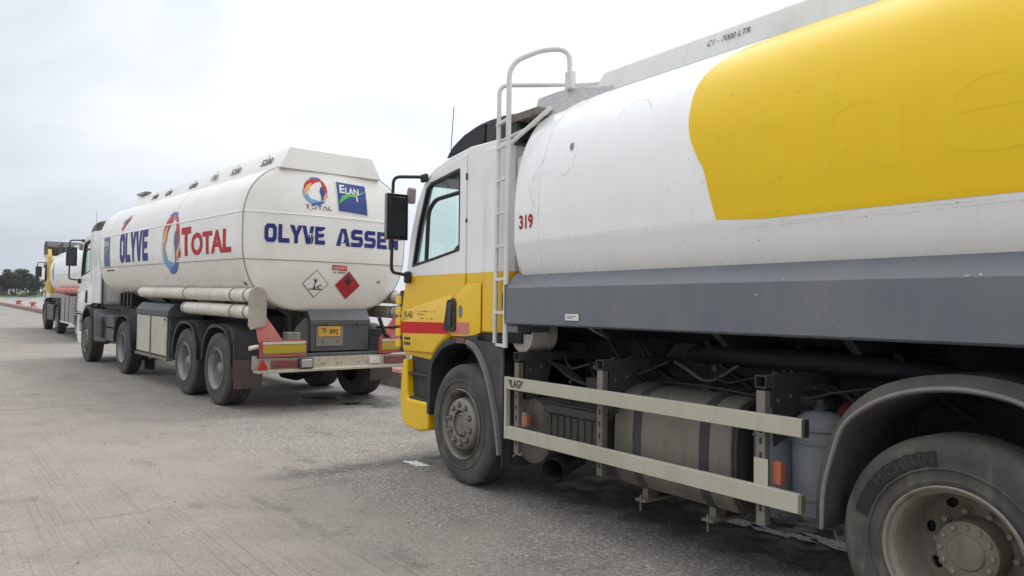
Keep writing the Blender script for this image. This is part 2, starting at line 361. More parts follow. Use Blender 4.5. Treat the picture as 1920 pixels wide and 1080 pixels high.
def block(name, txt, mat, parent, fn, box, label=None):
    """heavy squared capitals"""
    vs = []; fs = []; xo = 0
    for ch in txt:
        o_, hs = BL[ch]; loops = [o_] + hs; flat = [p for l in loops for p in l]; b = len(vs)
        vs += [(p[0] + xo, p[1], 0) for p in flat]; xo += {'L': 1.0, 'Y': 1.08, 'V': 1.14}.get(ch, 1.13); fs += [tuple(i + b for i in t) for t in tessellate_polygon([[Vector((p[0], p[1], 0)) for p in l] for l in loops])]
    me = bpy.data.meshes.new('p'); me.from_pydata(vs, [], fs); return mapped(me, name, mat, parent, fn, box, .08, label)

# ------------------------------------------------------------------ ground, river, far bank
QY = R(38.2); QD = Vector((-math.sin(QY), math.cos(QY), 0)); QN = Vector((math.cos(QY), math.sin(QY), 0))     # along the quay / out to the water
QP = Vector((-32.46, 52.19, 0))
def quay(t, n=0, z=0): return QP + QD * t + QN * n + Vector((0, 0, z))
s = NT('concrete_and_asphalt')
rot = s.mapv((1, 1, 1), rot=(0, 0, -QY)); o = s.xyz(rot)        # x = across (towards water), y = along the quay
big = s.noise(.35, 5, .6); mid = s.noise(1.7, 5, .6); fine = s.noise(55, 3, .7); agg = s.noise(150, 2, .6)
edge = s.ma('ADD', o[0], s.ma('MULTIPLY', s.ma('SUBTRACT', s.noise(.8, 5, .65), .5), 3.2))
zone = s.ss(edge, 2.1, 3.6)                                       # 0 smoother tan concrete, 1 coarse grey aggregate
c_tan = s.mix(s.ss(mid, .3, .7), (.275, .242, .208), (.222, .199, .176))
c_gry = s.mix(s.ss(mid, .3, .7), (.232, .214, .190), (.178, .166, .151))
c = s.mix(s.ma('MULTIPLY', zone, .9), c_tan, c_gry)
c = s.mix(s.ss(big, .38, .68, 0, .45), c, (.30, .265, .228))
vo = s.n('ShaderNodeTexVoronoi'); s.put(vo.inputs[0], s.tc); vo.inputs['Scale'].default_value = 70
st = s.n('ShaderNodeSeparateColor'); s.put(st.inputs[0], vo.outputs['Color'])
grain = s.ma('MULTIPLY', s.ss(st.outputs[0], .62, 1.0), s.ss(zone, 0, 1, .22, .8))
c = s.mix(s.ma('MULTIPLY', grain, .75), c, (.52, .50, .46))
dk = s.ma('MULTIPLY', s.ss(st.outputs[1], .72, 1.0), s.ss(zone, 0, 1, .35, .85))
c = s.mix(s.ma('MULTIPLY', dk, .7), c, (.07, .07, .07))
c = s.mix(s.ss(fine, .50, .78, 0, .35), c, (.13, .12, .11))
# broom and scrape marks along the quay on the concrete strip
sv = s.mapv((48, .16, 1), src=rot); sn = s.noise(1, 4, .6, sv, .1); sv2 = s.mapv((110, .4, 1), src=rot); sn2 = s.noise(1, 2, .6, sv2)
smask = s.ma('MULTIPLY', s.ss(s.noise(.55, 4, .6, s.mapv((1, .3, 1), src=rot)), .40, .56), s.ma('SUBTRACT', 1, zone))
scr = s.ma('MULTIPLY', s.ma('MAXIMUM', s.ss(sn, .60, .65), s.ma('MULTIPLY', s.ss(sn2, .60, .66), .8)), smask)
c = s.mix(s.ma('MULTIPLY', scr, .38), c, (.09, .085, .08))
# blotches of old oil and damp
oil = s.ma('MULTIPLY', s.ss(s.noise(1.15, 6, .7, s.mapv((1.3, .7, 1), src=rot)), .545, .66), s.ss(s.noise(6, 4, .6), .3, .65))
c = s.mix(s.ma('MULTIPLY', oil, .5), c, (.085, .08, .075))
# slab joints across and along the quay
jo = s.ma('ABSOLUTE', s.ma('SUBTRACT', s.ma('FRACT', s.ma('DIVIDE', s.ma('ADD', o[1], s.ma('MULTIPLY', s.noise(1.5, 3, .5), .06)), 6.1)), .5))
jn = s.ma('MULTIPLY', s.ss(jo, .4915, .497), s.ma('MULTIPLY', s.ma('SUBTRACT', 1, zone), s.ss(s.noise(.9, 4, .6), .42, .6)))
c = s.mix(s.ma('MULTIPLY', jn, .55), c, (.10, .09, .08))
# damp streak running out from under the near lorry's front wheel, drip stains beneath the trailer; broad patch under the near lorry paints in its shade
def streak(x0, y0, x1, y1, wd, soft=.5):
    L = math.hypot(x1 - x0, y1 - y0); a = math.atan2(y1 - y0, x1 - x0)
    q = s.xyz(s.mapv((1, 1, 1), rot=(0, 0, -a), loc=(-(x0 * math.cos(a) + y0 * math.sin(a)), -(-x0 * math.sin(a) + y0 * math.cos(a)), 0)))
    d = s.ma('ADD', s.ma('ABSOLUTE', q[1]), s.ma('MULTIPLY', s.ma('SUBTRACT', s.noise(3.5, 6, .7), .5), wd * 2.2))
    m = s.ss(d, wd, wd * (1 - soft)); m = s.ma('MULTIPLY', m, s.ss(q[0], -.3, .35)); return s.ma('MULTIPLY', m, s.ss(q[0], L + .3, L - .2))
wet_and_shade = s.ma('MAXIMUM', s.ma('MULTIPLY', streak(-2.1, 6.68, -.55, 7.78, .24, .8), s.ss(s.noise(16, 5, .7), .34, .56)), s.ma('MAXIMUM', streak(-.95, 7.45, -.6, 7.8, .26), streak(-3.1, 12.2, -1.6, 11.2, .45)))
wet_and_shade = s.ma('MAXIMUM', wet_and_shade, s.ma('MAXIMUM', streak(.5, 7.0, 3.6, 3.8, .85, .5), streak(-3.4, 11.0, -1.9, 12.2, .3, .5)))
c = s.mix(s.ma('MULTIPLY', wet_and_shade, .7), c, (.05, .048, .047))
ro = s.mix(s.ma('MULTIPLY', wet_and_shade, s.ss(s.noise(4, 4, .6), .4, .6)), (.85,) * 3, (.42,) * 3)
rs = s.n('ShaderNodeSeparateColor'); s.put(rs.inputs[0], ro)
hh = s.ma('ADD', s.ma('MULTIPLY', agg, .5), s.ma('ADD', s.ma('MULTIPLY', vo.outputs['Distance'], .6), s.ma('MULTIPLY', scr, -1.5)))
s.bump(hh, .45, .006)
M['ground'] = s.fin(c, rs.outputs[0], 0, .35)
def sheet(name, pts, m, label=None):
    o = MB().add(pts, [tuple(range(len(pts)))]).obj(name, m, smooth=0); tag(o, label, None, kind='structure'); return o
qa, qb = 260, -300
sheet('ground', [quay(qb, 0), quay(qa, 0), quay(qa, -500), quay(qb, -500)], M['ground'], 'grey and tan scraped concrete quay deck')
s = NT('river_water'); 
s.bump(s.noise(1, 5, .6, s.mapv((.5, .5, 1))), .35, .25)
M['water'] = s.fin(s.mix(s.ss(s.noise(.01, 4, .5), .3, .7), (.20, .185, .165), (.24, .225, .20)), .28, 0, .5)
sheet('water', [(-1750, -650, -2.5), (1750, -650, -2.5), (1750, 1950, -2.5), (-1750, 1950, -2.5)], M['water'], 'wide brown grey river beyond the quay')
s = NT('quay_concrete'); M['quayc'] = s.fin(s.mix(s.ss(s.noise(1.5, 6, .65), .35, .7), (.26, .24, .215), (.13, .12, .105)), .85)
pts = [quay(qb, .004), quay(qa, .004)]
wl = MB().add([quay(qb, 0, -.004), quay(qa, 0, -.004), quay(qa, 0, -4), quay(qb, 0, -4), quay(qb, 1.3, -.004), quay(qa, 1.3, -.004), quay(qa, 1.3, -4), quay(qb, 1.3, -4)], [(0, 1, 5, 4), (4, 5, 6, 7), (1, 2, 6, 5), (0, 4, 7, 3)])
tag(wl.obj('quay_wall', M['quayc'], smooth=0), 'concrete quay wall dropping to the river', None, kind='structure')
# kerb beam in separate lengths, painted faded red on top
s = NT('kerb_faded_red'); n_ = s.ss(s.noise(2.2, 6, .7), .38, .62)
z_ = s.xyz()[2]
M['kerb'] = s.fin(s.mix(s.ss(z_, .17, .24), s.mix(n_, (.24, .22, .20), (.15, .135, .12)), s.mix(n_, (.33, .145, .11), (.27, .19, .16))), .8)
kb = MB(); 
for k in range(-28, 44):
    t0 = -4 + k * 6; 
    kb.add([quay(t0 + .03, a, z) for a, z in ((0, 0), (.04, .26), (.10, .30), (.55, .30), (.6, .25), (.6, 0))] + [quay(t0 + 5.97, a, z) for a, z in ((0, 0), (.04, .26), (.10, .30), (.55, .30), (.6, .25), (.6, 0))],
           [(0, 1, 2, 3, 4, 5), (11, 10, 9, 8, 7, 6)] + [(i, i + 6, (i + 1) % 6 + 6, (i + 1) % 6) for i in range(6)])
ko = kb.obj('kerb', M['kerb'], smooth=0); tag(ko, 'low faded red kerb beam along the edge of the quay', None, kind='structure')
M['bollard'] = paint('faded_orange_red_iron', (.42, .13, .08), .6, .5, (.30, .16, .11))
M['bollardcap'] = paint('pale_worn_iron', (.50, .30, .24), .6, .5, (.4, .2, .15))
def bollard(t, label):
    p = quay(t, .95); r = thing('mooring_bollard', label, 'bollard', p, (0, 0, QY), 'mooring bollards along the quay edge', scale=.85)
    MB().box(-.32, .32, -.4, .4, 0, .3).obj('base', M['bollard'], r, .03)
    MB().lathe([(.001, .3), (.2, .3), (.17, .36), (.15, .5), (.17, .58), (.26, .62), (.28, .67), (.24, .73), (.001, .75)], (0, 0, 0), 'z', 20).obj('post', M['bollard'], r)
    B(-.36, .36, -.17, .17, .58, .70).obj('horn', M['bollardcap'], r, .03)
for t, l in ((2.7, 'orange red mooring bollard on the kerb nearest the far lorry'), (14, 'orange red mooring bollard in the middle of the quay edge in view'), (25, 'orange red mooring bollard at the left border of the photo'), (-20, 'mooring bollard behind the white tank semi-trailer'), (-9, 'mooring bollard beside the far tanker lorry')):
    if t > -5: bollard(t, l)
for t, l in ((8.2, 'small stub cleat left of the nearest bollard'), (19.3, 'small stub cleat between the two farther bollards')):
    r = thing('mooring_cleat', l, 'cleat', quay(t, .3, .3), (0, 0, QY), 'mooring cleats on the kerb')
    MB().lathe([(.001, 0), (.13, 0), (.10, .05), (.09, .2), (.13, .24), (.001, .26)], (0, 0, 0), 'z', 14).obj('post', M['bollard'], r)

# haze over the river
hz = B(-1800, 1800, -700, 2000, -6, 32).obj('haze', [], None, smooth=0)
hm = bpy.data.materials.new('haze_air'); hm.use_nodes = True; hm.node_tree.nodes.remove(hm.node_tree.nodes['Principled BSDF'])
pv = hm.node_tree.nodes.new('ShaderNodeVolumePrincipled'); pv.inputs['Density'].default_value = .0001; pv.inputs['Color'].default_value = (.9, .93, .96, 1)
hm.node_tree.links.new(pv.outputs[0], hm.node_tree.nodes['Material Output'].inputs['Volume']); hz.data.materials.append(hm); hz['kind'] = 'stuff'; hz['label'] = 'thin pale haze over quay and river'
# far bank
s = NT('bank_grass'); M['bank'] = s.fin(s.mix(s.ss(s.noise(.06, 5, .6), .35, .65), (.060, .085, .035), (.11, .13, .065)), .9)
fc = Vector((-math.sin(R(33)), math.cos(R(33)), 0)); fl = Vector((-fc.y, fc.x, 0))
def far(l, d, z=0): return fc * d - fl * l + Vector((0, 0, z))       # l to the right
nl = 120; vs = []; fs = []
for i in range(nl + 1):
    l = -900 + 1900 * i / nl; d0 = 505 + 14 * math.sin(l * .013) + 9 * math.sin(l * .041 + 1)
    for dd, z in ((0, -2.6), (4, -2.0), (30, -1.2), (900, -.6)): vs.append(far(l, d0 + dd, z + .15 * math.sin(l * .3)))
for i in range(nl):
    for j in range(3): fs.append((i * 4 + j, i * 4 + 4 + j, i * 4 + 5 + j, i * 4 + 1 + j))
tag(MB().add(vs, fs).obj('terrain', M['bank']), 'low green river bank on the far side', None, kind='structure')
s = NT('tree_foliage'); rnd = s.n('ShaderNodeObjectInfo').outputs['Random']
M['leaf'] = s.fin(s.mix(s.ss(s.noise(.25, 4, .6), .35, .68), (.028, .042, .018), (.068, .088, .038)), .8, 0, .2)
M['leaf2'] = paint('scrub_foliage', (.075, .10, .045), .85, .5, (.12, .14, .07), sc_=.2)
M['bark'] = paint('tree_bark', (.07, .055, .04), .9, .4)
def leafcloud(blobs, n, size, rs):
    vs = []; fs = []
    for _ in range(n):
        b = rs.choice(blobs); c = Vector(b[:3]); r = b[3]
        d = Vector((rs.gauss(0, 1), rs.gauss(0, 1), rs.gauss(0, 1))).normalized() * r * (rs.random() ** .4)
        d.z *= .72; p = c + d; a = Vector((rs.gauss(0, 1), rs.gauss(0, 1), rs.gauss(0, 1))).normalized(); u = a.orthogonal().normalized() * size * rs.uniform(.5, 1.3); v = a.cross(u) * rs.uniform(.5, 1)
        o = len(vs); vs += [p - u, p + v * .7, p + u, p - v * .7]; fs.append((o, o + 1, o + 2, o + 3))
    return vs, fs
def tree(l, d, h, wd, label, seed, name='broadleaf_tree'):
    rs = random.Random(seed); base = far(l, d, -1.5); r = thing(name, label, 'tree', base, (0, 0, 0), 'trees on the far river bank')
    m = MB().tube([(0, 0, -.3), (.2, 0, h * .25), (.1, .2, h * .6)], h * .035, 8, r2=h * .015)
    bl = []
    for k in range(13):
        a = rs.uniform(0, 6.28); q = wd * .5 * rs.uniform(.15, .85); z = h * rs.uniform(.32, .86) * (1 - .28 * (q / (wd * .5)) ** 2)
        bl.append((math.cos(a) * q, math.sin(a) * q, z, wd * rs.uniform(.13, .22))); m.tube([(.1, .1, h * .3), (math.cos(a) * q * .6, math.sin(a) * q * .6, z * .8), (math.cos(a) * q, math.sin(a) * q, z)], h * .012, 5, r2=h * .004)
    m.obj('trunk', M['bark'], r)
    v, f = leafcloud(bl, 2600, wd * .035, rs); MB().add(v, f).obj('crown', M['leaf'], r, smooth=0)
PXM = 505 * 1.0 / 1417.4 / math.cos(R(0))
def lat(u): # lateral position on the bank for a photo column, 500 m out
    a = math.atan((u - 960) / FPX) + R(33); return math.tan(a) * 520
tree(lat(29), 521, 17.5, 17, 'tallest broad tree on the far bank with rounded dark crown', 1)
tree(lat(49), 524, 14.5, 17, 'wide dark tree just right of the tallest one on the far bank', 2)
tree(lat(65), 520, 11.5, 13, 'lower dark tree at the right end of the far bank clump beside the yellow cab', 3)
tree(lat(2), 524, 14, 14, 'dark tree cut by the left border of the photo', 4)
tree(lat(13), 530, 10, 10, 'small tree in the gap left of the tallest tree', 5)
rs = random.Random(11); bl = [far(l + rs.uniform(-2, 2), 512 + rs.uniform(0, 30), -1.1) for l in range(-420, 760, 3)]
v, f = leafcloud([(p.x, p.y, p.z, rs.uniform(1.4, 3.2)) for p in bl], 14000, .8, rs)
tag(MB().add(v, f).obj('scrub', M['leaf2'], smooth=0), 'pale green scrub and reeds along the far bank', 'scrub', kind='stuff')
v, f = leafcloud([(far(l, 700 + 40 * math.sin(l * .02), 3 + 2 * math.sin(l * .05)).to_tuple() + (7 + 3 * math.sin(l * .11),)) for l in range(-500, 1100, 7)], 9000, 2.2, rs)
tag(MB().add(v, f).obj('distant_woodland', M['leaf'], smooth=0), 'low dark woodland behind the river bank', 'woodland', kind='stuff')
hs = thing('bank_building', 'small white low building on the bank behind the trees', 'building', far(lat(5), 545, -1.4), (0, 0, R(33)))
B(-7, 7, -3, 3, 0, 4).obj('wall', M['white'], hs); MB().prism([(-7.5, 4), (7.5, 4), (6.6, 5.2), (-6.6, 5.2)], -3.4, 3.4).obj('roof', M['greybox'], hs)
for k in range(4): B(-5.6 + k * 3, -4.3 + k * 3, -3.05, -2.9, 1.4, 2.8).obj('window', M['blackm'], hs)

# ------------------------------------------------------------------ wheels (outer face at y = 0, centre at origin)
def tyre_mesh(Rt, Wd, mat, dual=False, blocks=True):
    prof = [(.292, -.035), (.30, -.012), (.325, -.004), (.35, -.010), (.42, 0), (Rt - .055, -.004), (Rt - .03, -.014), (Rt - .010, -.032), (Rt - .001, -.052)]
    nrib = 4; a, b = -.052, -Wd + .052
    for k in range(nrib + 1):
        p = a + (b - a) * (k + .5) / (nrib + 1) if k < nrib else None
        if p is not None: prof += [(Rt, p + .009), (Rt - .014, p + .006), (Rt - .014, p - .006), (Rt, p - .009)]
    prof += [(Rt - .001, -Wd + .052), (Rt - .03, -Wd + .014), (.42, -Wd), (.30, -Wd + .012), (.292, -Wd + .04)]
    m = MB().lathe(prof, (0, 0, 0), 'y', 72)
    m.lathe([(.372, -.003), (.376, .002), (.382, .002), (.386, -.003)], (0, 0, 0), 'y', 60)
    return m.mesh('tyre', mat, 28)
def make_wheel(name, parent, loc, kind, Rt=.52, Wd=.30, tm=None, rm=None, side=1, detail=True):
    w_ = part(name, parent, loc, (0, 0, 0 if side > 0 else math.pi))
    o = bpy.data.objects.new('tyre', tyre_mesh(Rt, Wd, tm or M['tyre'])); col.objects.link(o); o.parent = w_
    rm = rm or M['rim']
    if kind == 'front':
        MB().lathe([(.300, -.03), (.306, .002), (.300, .006), (.290, -.006), (.283, -.03), (.276, -.085), (.266, -.15), (.245, -.16), (.234, -.11), (.226, -.02), (.218, -.004), (.207, .002), (.125, .006), (.120, .002), (.118, -.03)], (0, 0, 0), 'y', 56).obj('rim', rm, w_)
        MB().lathe([(.119, -.035), (.105, -.03), (.100, -.012), (.085, -.004), (.078, -.016), (.02, -.020), (.0005, -.020)], (0, 0, 0), 'y', 32).obj('hub', rm, w_)
        nut = MB().lathe([(.018, 0), (.018, .012), (.014, .014), (.014, .030), (.010, .034), (.0005, .034)], (0, 0, 0), 'y', 6).mesh('wheel_nut', M['rim'], 30)
        ring = MB().lathe([(.027, 0), (.027, .002), (.0005, .002)], (0, 0, 0), 'y', 14).mesh('nut_seat', M['blackm'], 0)
        for k in range(10):
            a = 2 * math.pi * (k + .35) / 10; n = bpy.data.objects.new('wheel_nut', nut); col.objects.link(n); n.parent = w_; n.location = (.1675 * math.cos(a), .005, .1675 * math.sin(a)); q = bpy.data.objects.new('nut_seat', ring); col.objects.link(q); q.parent = w_; q.location = (.1675 * math.cos(a), .0045, .1675 * math.sin(a))
        if detail:
            for k in range(10):
                a = 2 * math.pi * (k + .85) / 10; 
                MB().lathe([(.0005, 0), (.016, 0), (.019, -.006)], (.249 * math.cos(a), -.150, .249 * math.sin(a)), 'y', 12).obj('hand_hole', M['blackm'], w_)
    else:
        dish = -.25 if kind == 'drive' else -.18
        MB().lathe([(.300, -.03), (.306, .002), (.300, .008), (.291, 0), (.287, -.02), (.272, -.032), (.266, -.05), (.262, -.11), (.255, dish + .02), (.243, dish), (.238, dish - .004)], (0, 0, 0), 'y', 64).obj('rim', rm, w_)
        n = 64; outer = [(.240 * math.cos(2 * math.pi * k / n), .240 * math.sin(2 * math.pi * k / n)) for k in range(n)]
        hn = 10 if kind == 'trailer' else 8
        holes = [[(.212 * math.cos(a) + .022 * math.cos(q) * math.cos(a) - .030 * math.sin(q) * math.sin(a), .212 * math.sin(a) + .022 * math.cos(q) * math.sin(a) + .030 * math.sin(q) * math.cos(a)) for q in [2 * math.pi * j / 14 for j in range(14)]] for a in [2 * math.pi * (k + .3) / hn for k in range(hn)]]
        holes.append([(.13 * math.cos(2 * math.pi * k / 32), .13 * math.sin(2 * math.pi * k / 32)) for k in range(32)])
        MB().prism(outer, dish - .012, dish - .002, 'xz', holes).obj('disc', rm, w_)
        hub_out = -.135 if kind == 'drive' else -.05
        rr = .132 if kind == 'drive' else .085
        MB().lathe([(.145, dish - .015), (.142, dish + .02), (rr + .008, dish + .03), (rr + .004, hub_out - .03), (rr, hub_out - .006), (rr - .012, hub_out), (rr * .62, hub_out), (rr * .56, hub_out + .010), (rr * .3, hub_out + .014), (.0005, hub_out + .014)], (0, 0, 0), 'y', 40).obj('hub', rm, w_)
        nut = MB().lathe([(.020, 0), (.020, .012), (.0155, .014), (.0155, .036), (.012, .04), (.0005, .04)], (0, 0, 0), 'y', 6).mesh('wheel_nut', rm, 30)
        for k in range(10):
            a = 2 * math.pi * (k + .1) / 10; q = bpy.data.objects.new('wheel_nut', nut); col.objects.link(q); q.parent = w_; q.location = (.1675 * math.cos(a), dish, .1675 * math.sin(a))
        if kind == 'drive':
            bolt = MB().lathe([(.012, 0), (.012, .010), (.008, .013), (.0005, .014)], (0, 0, 0), 'y', 6).mesh('hub_bolt', rm, 30)
            for k in range(12):
                a = 2 * math.pi * k / 12; q = bpy.data.objects.new('hub_bolt', bolt); col.objects.link(q); q.parent = w_; q.location = (.110 * math.cos(a), hub_out - .002, .110 * math.sin(a))
        MB().lathe([(.0005, dish - .06), (.255, dish - .06), (.255, dish - .2)], (0, 0, 0), 'y', 32).obj('brake_drum', M['blackm'], w_)
    return w_
def arch(pts, y0, y1, th, n=5):
    """curved sheet following pts in xz, y from y0 to y1, thickness th"""
    P = crom([(p[0], p[1], 0) for p in pts], n); m = MB(); rings = []
    for i, p in enumerate(P):
        a = P[max(0, i - 1)]; b = P[min(len(P) - 1, i + 1)]; t = (b - a).normalized(); nn = Vector((-t.y, t.x, 0)) * th
        rings.append([(p.x, y0, p.y), (p.x + nn.x, y0, p.y + nn.y), (p.x + nn.x, y1, p.y + nn.y), (p.x, y1, p.y)])
    return m.rings(rings)

# ------------------------------------------------------------------ tank shell
class Tank:
    def __init__(s, half, cy, x0, x1, bulge, top_taper=0):
        """half: (y, z) from bottom centre round the left side to top centre; x0 rear, x1 front"""
        h = [(p.x, p.y) for p in crom([(a, b, 0) for a, b in half], 6)]; s.cy = cy; s.x0 = x0; s.x1 = x1; s.bulge = bulge
        h[0] = (cy, h[0][1]); h[-1] = (cy, h[-1][1])
        s.half = h; s.sec = h + [(2 * cy - y, z) for y, z in reversed(h[1:-1])]; s.cz = .5 * (h[0][1] + h[-1][1])
        s.ang = None
    def side(s, z):
        best = None
        for (ya, za), (yb, zb) in zip(s.half, s.half[1:]):
            if min(za, zb) <= z <= max(za, zb) and ya > s.cy and abs(zb - za) > 1e-9:
                y = ya + (yb - ya) * (z - za) / (zb - za); best = y if best is None else max(best, y)
        return best if best is not None else s.half[0][0]
    def arc(s, q, z0):
        """walk up the skin from height z0 by arc length q, return (y, z, ny, nz)"""
        acc = 0; st = False
        for (ya, za), (yb, zb) in zip(s.half, s.half[1:]):
            if not st:
                if za <= z0 <= zb and ya > s.cy + .8: 
                    k = (z0 - za) / (zb - za); ya, za = ya + (yb - ya) * k, z0; st = True
                else: continue
            L = math.hypot(yb - ya, zb - za)
            if acc + L >= q:
                k = (q - acc) / L; return ya + (yb - ya) * k, za + (zb - za) * k, (zb - za) / L, -(yb - ya) / L
            acc += L
        return yb, zb, 0, 1
    def frac(s, y, z):
        """0 at the centre .. 1 at the skin"""
        dx, dz = y - s.cy, z - s.cz; n = len(s.sec)
        for i in range(n):
            (ya, za), (yb, zb) = s.sec[i], s.sec[(i + 1) % n]; ax, az, bx, bz = ya - s.cy, za - s.cz, yb - s.cy, zb - s.cz
            den = (bx - ax) * dz - (bz - az) * dx
            if abs(den) < 1e-12: continue
            t = (ax * (bz - az) - az * (bx - ax)) / -den if False else ((bx - ax) * az - (bz - az) * ax) / den
            u = (dx * az - dz * ax) / den if den else 0
            if t > 0:
                px, pz = t * dx, t * dz; L2 = (bx - ax) ** 2 + (bz - az) ** 2; k = ((px - ax) * (bx - ax) + (pz - az) * (bz - az)) / L2
                if -.001 <= k <= 1.001: return 1 / t
        return 0
    def prof(s, f): return s.bulge * (1 - f ** 2.4)
    def rear(s, y, z): return s.x0 - s.prof(min(1, s.frac(y, z)))
    def mesh(s, nx=24, rearseg=True):
        m = MB(); ring = lambda x, f: [(x, s.cy + (y - s.cy) * f, s.cz + (z - s.cz) * f) for y, z in s.sec]
        fr = [0.0005, .1, .25, .4, .55, .7, .82, .9, .95, .98]
        R_ = [ring(s.x0 - s.prof(f), f) for f in fr] + [ring(s.x0 + .008, .995), ring(s.x0 + .03, 1)]
        R_ += [ring(s.x0 + .03 + (s.x1 - s.x0 - .06) * k / nx, 1) for k in range(1, nx)]
        R_ += [ring(s.x1 - .03, 1), ring(s.x1 - .008, .995)] + [ring(s.x1 + s.prof(f), f) for f in reversed(fr)]
        return m.rings(R_, True, True)
    def band(s, xa, xb, off, zmin=-9, th=None):
        """narrow raised band right round the skin"""
        g = lambda x, o: [(x, s.cy + (y - s.cy) * (1 + o / 1.2), s.cz + (z - s.cz) * (1 + o / 1.0)) for y, z in s.sec]
        return MB().rings([g(xa, -.002), g(xa, off), g(xb, off), g(xb, -.002)], True, False)

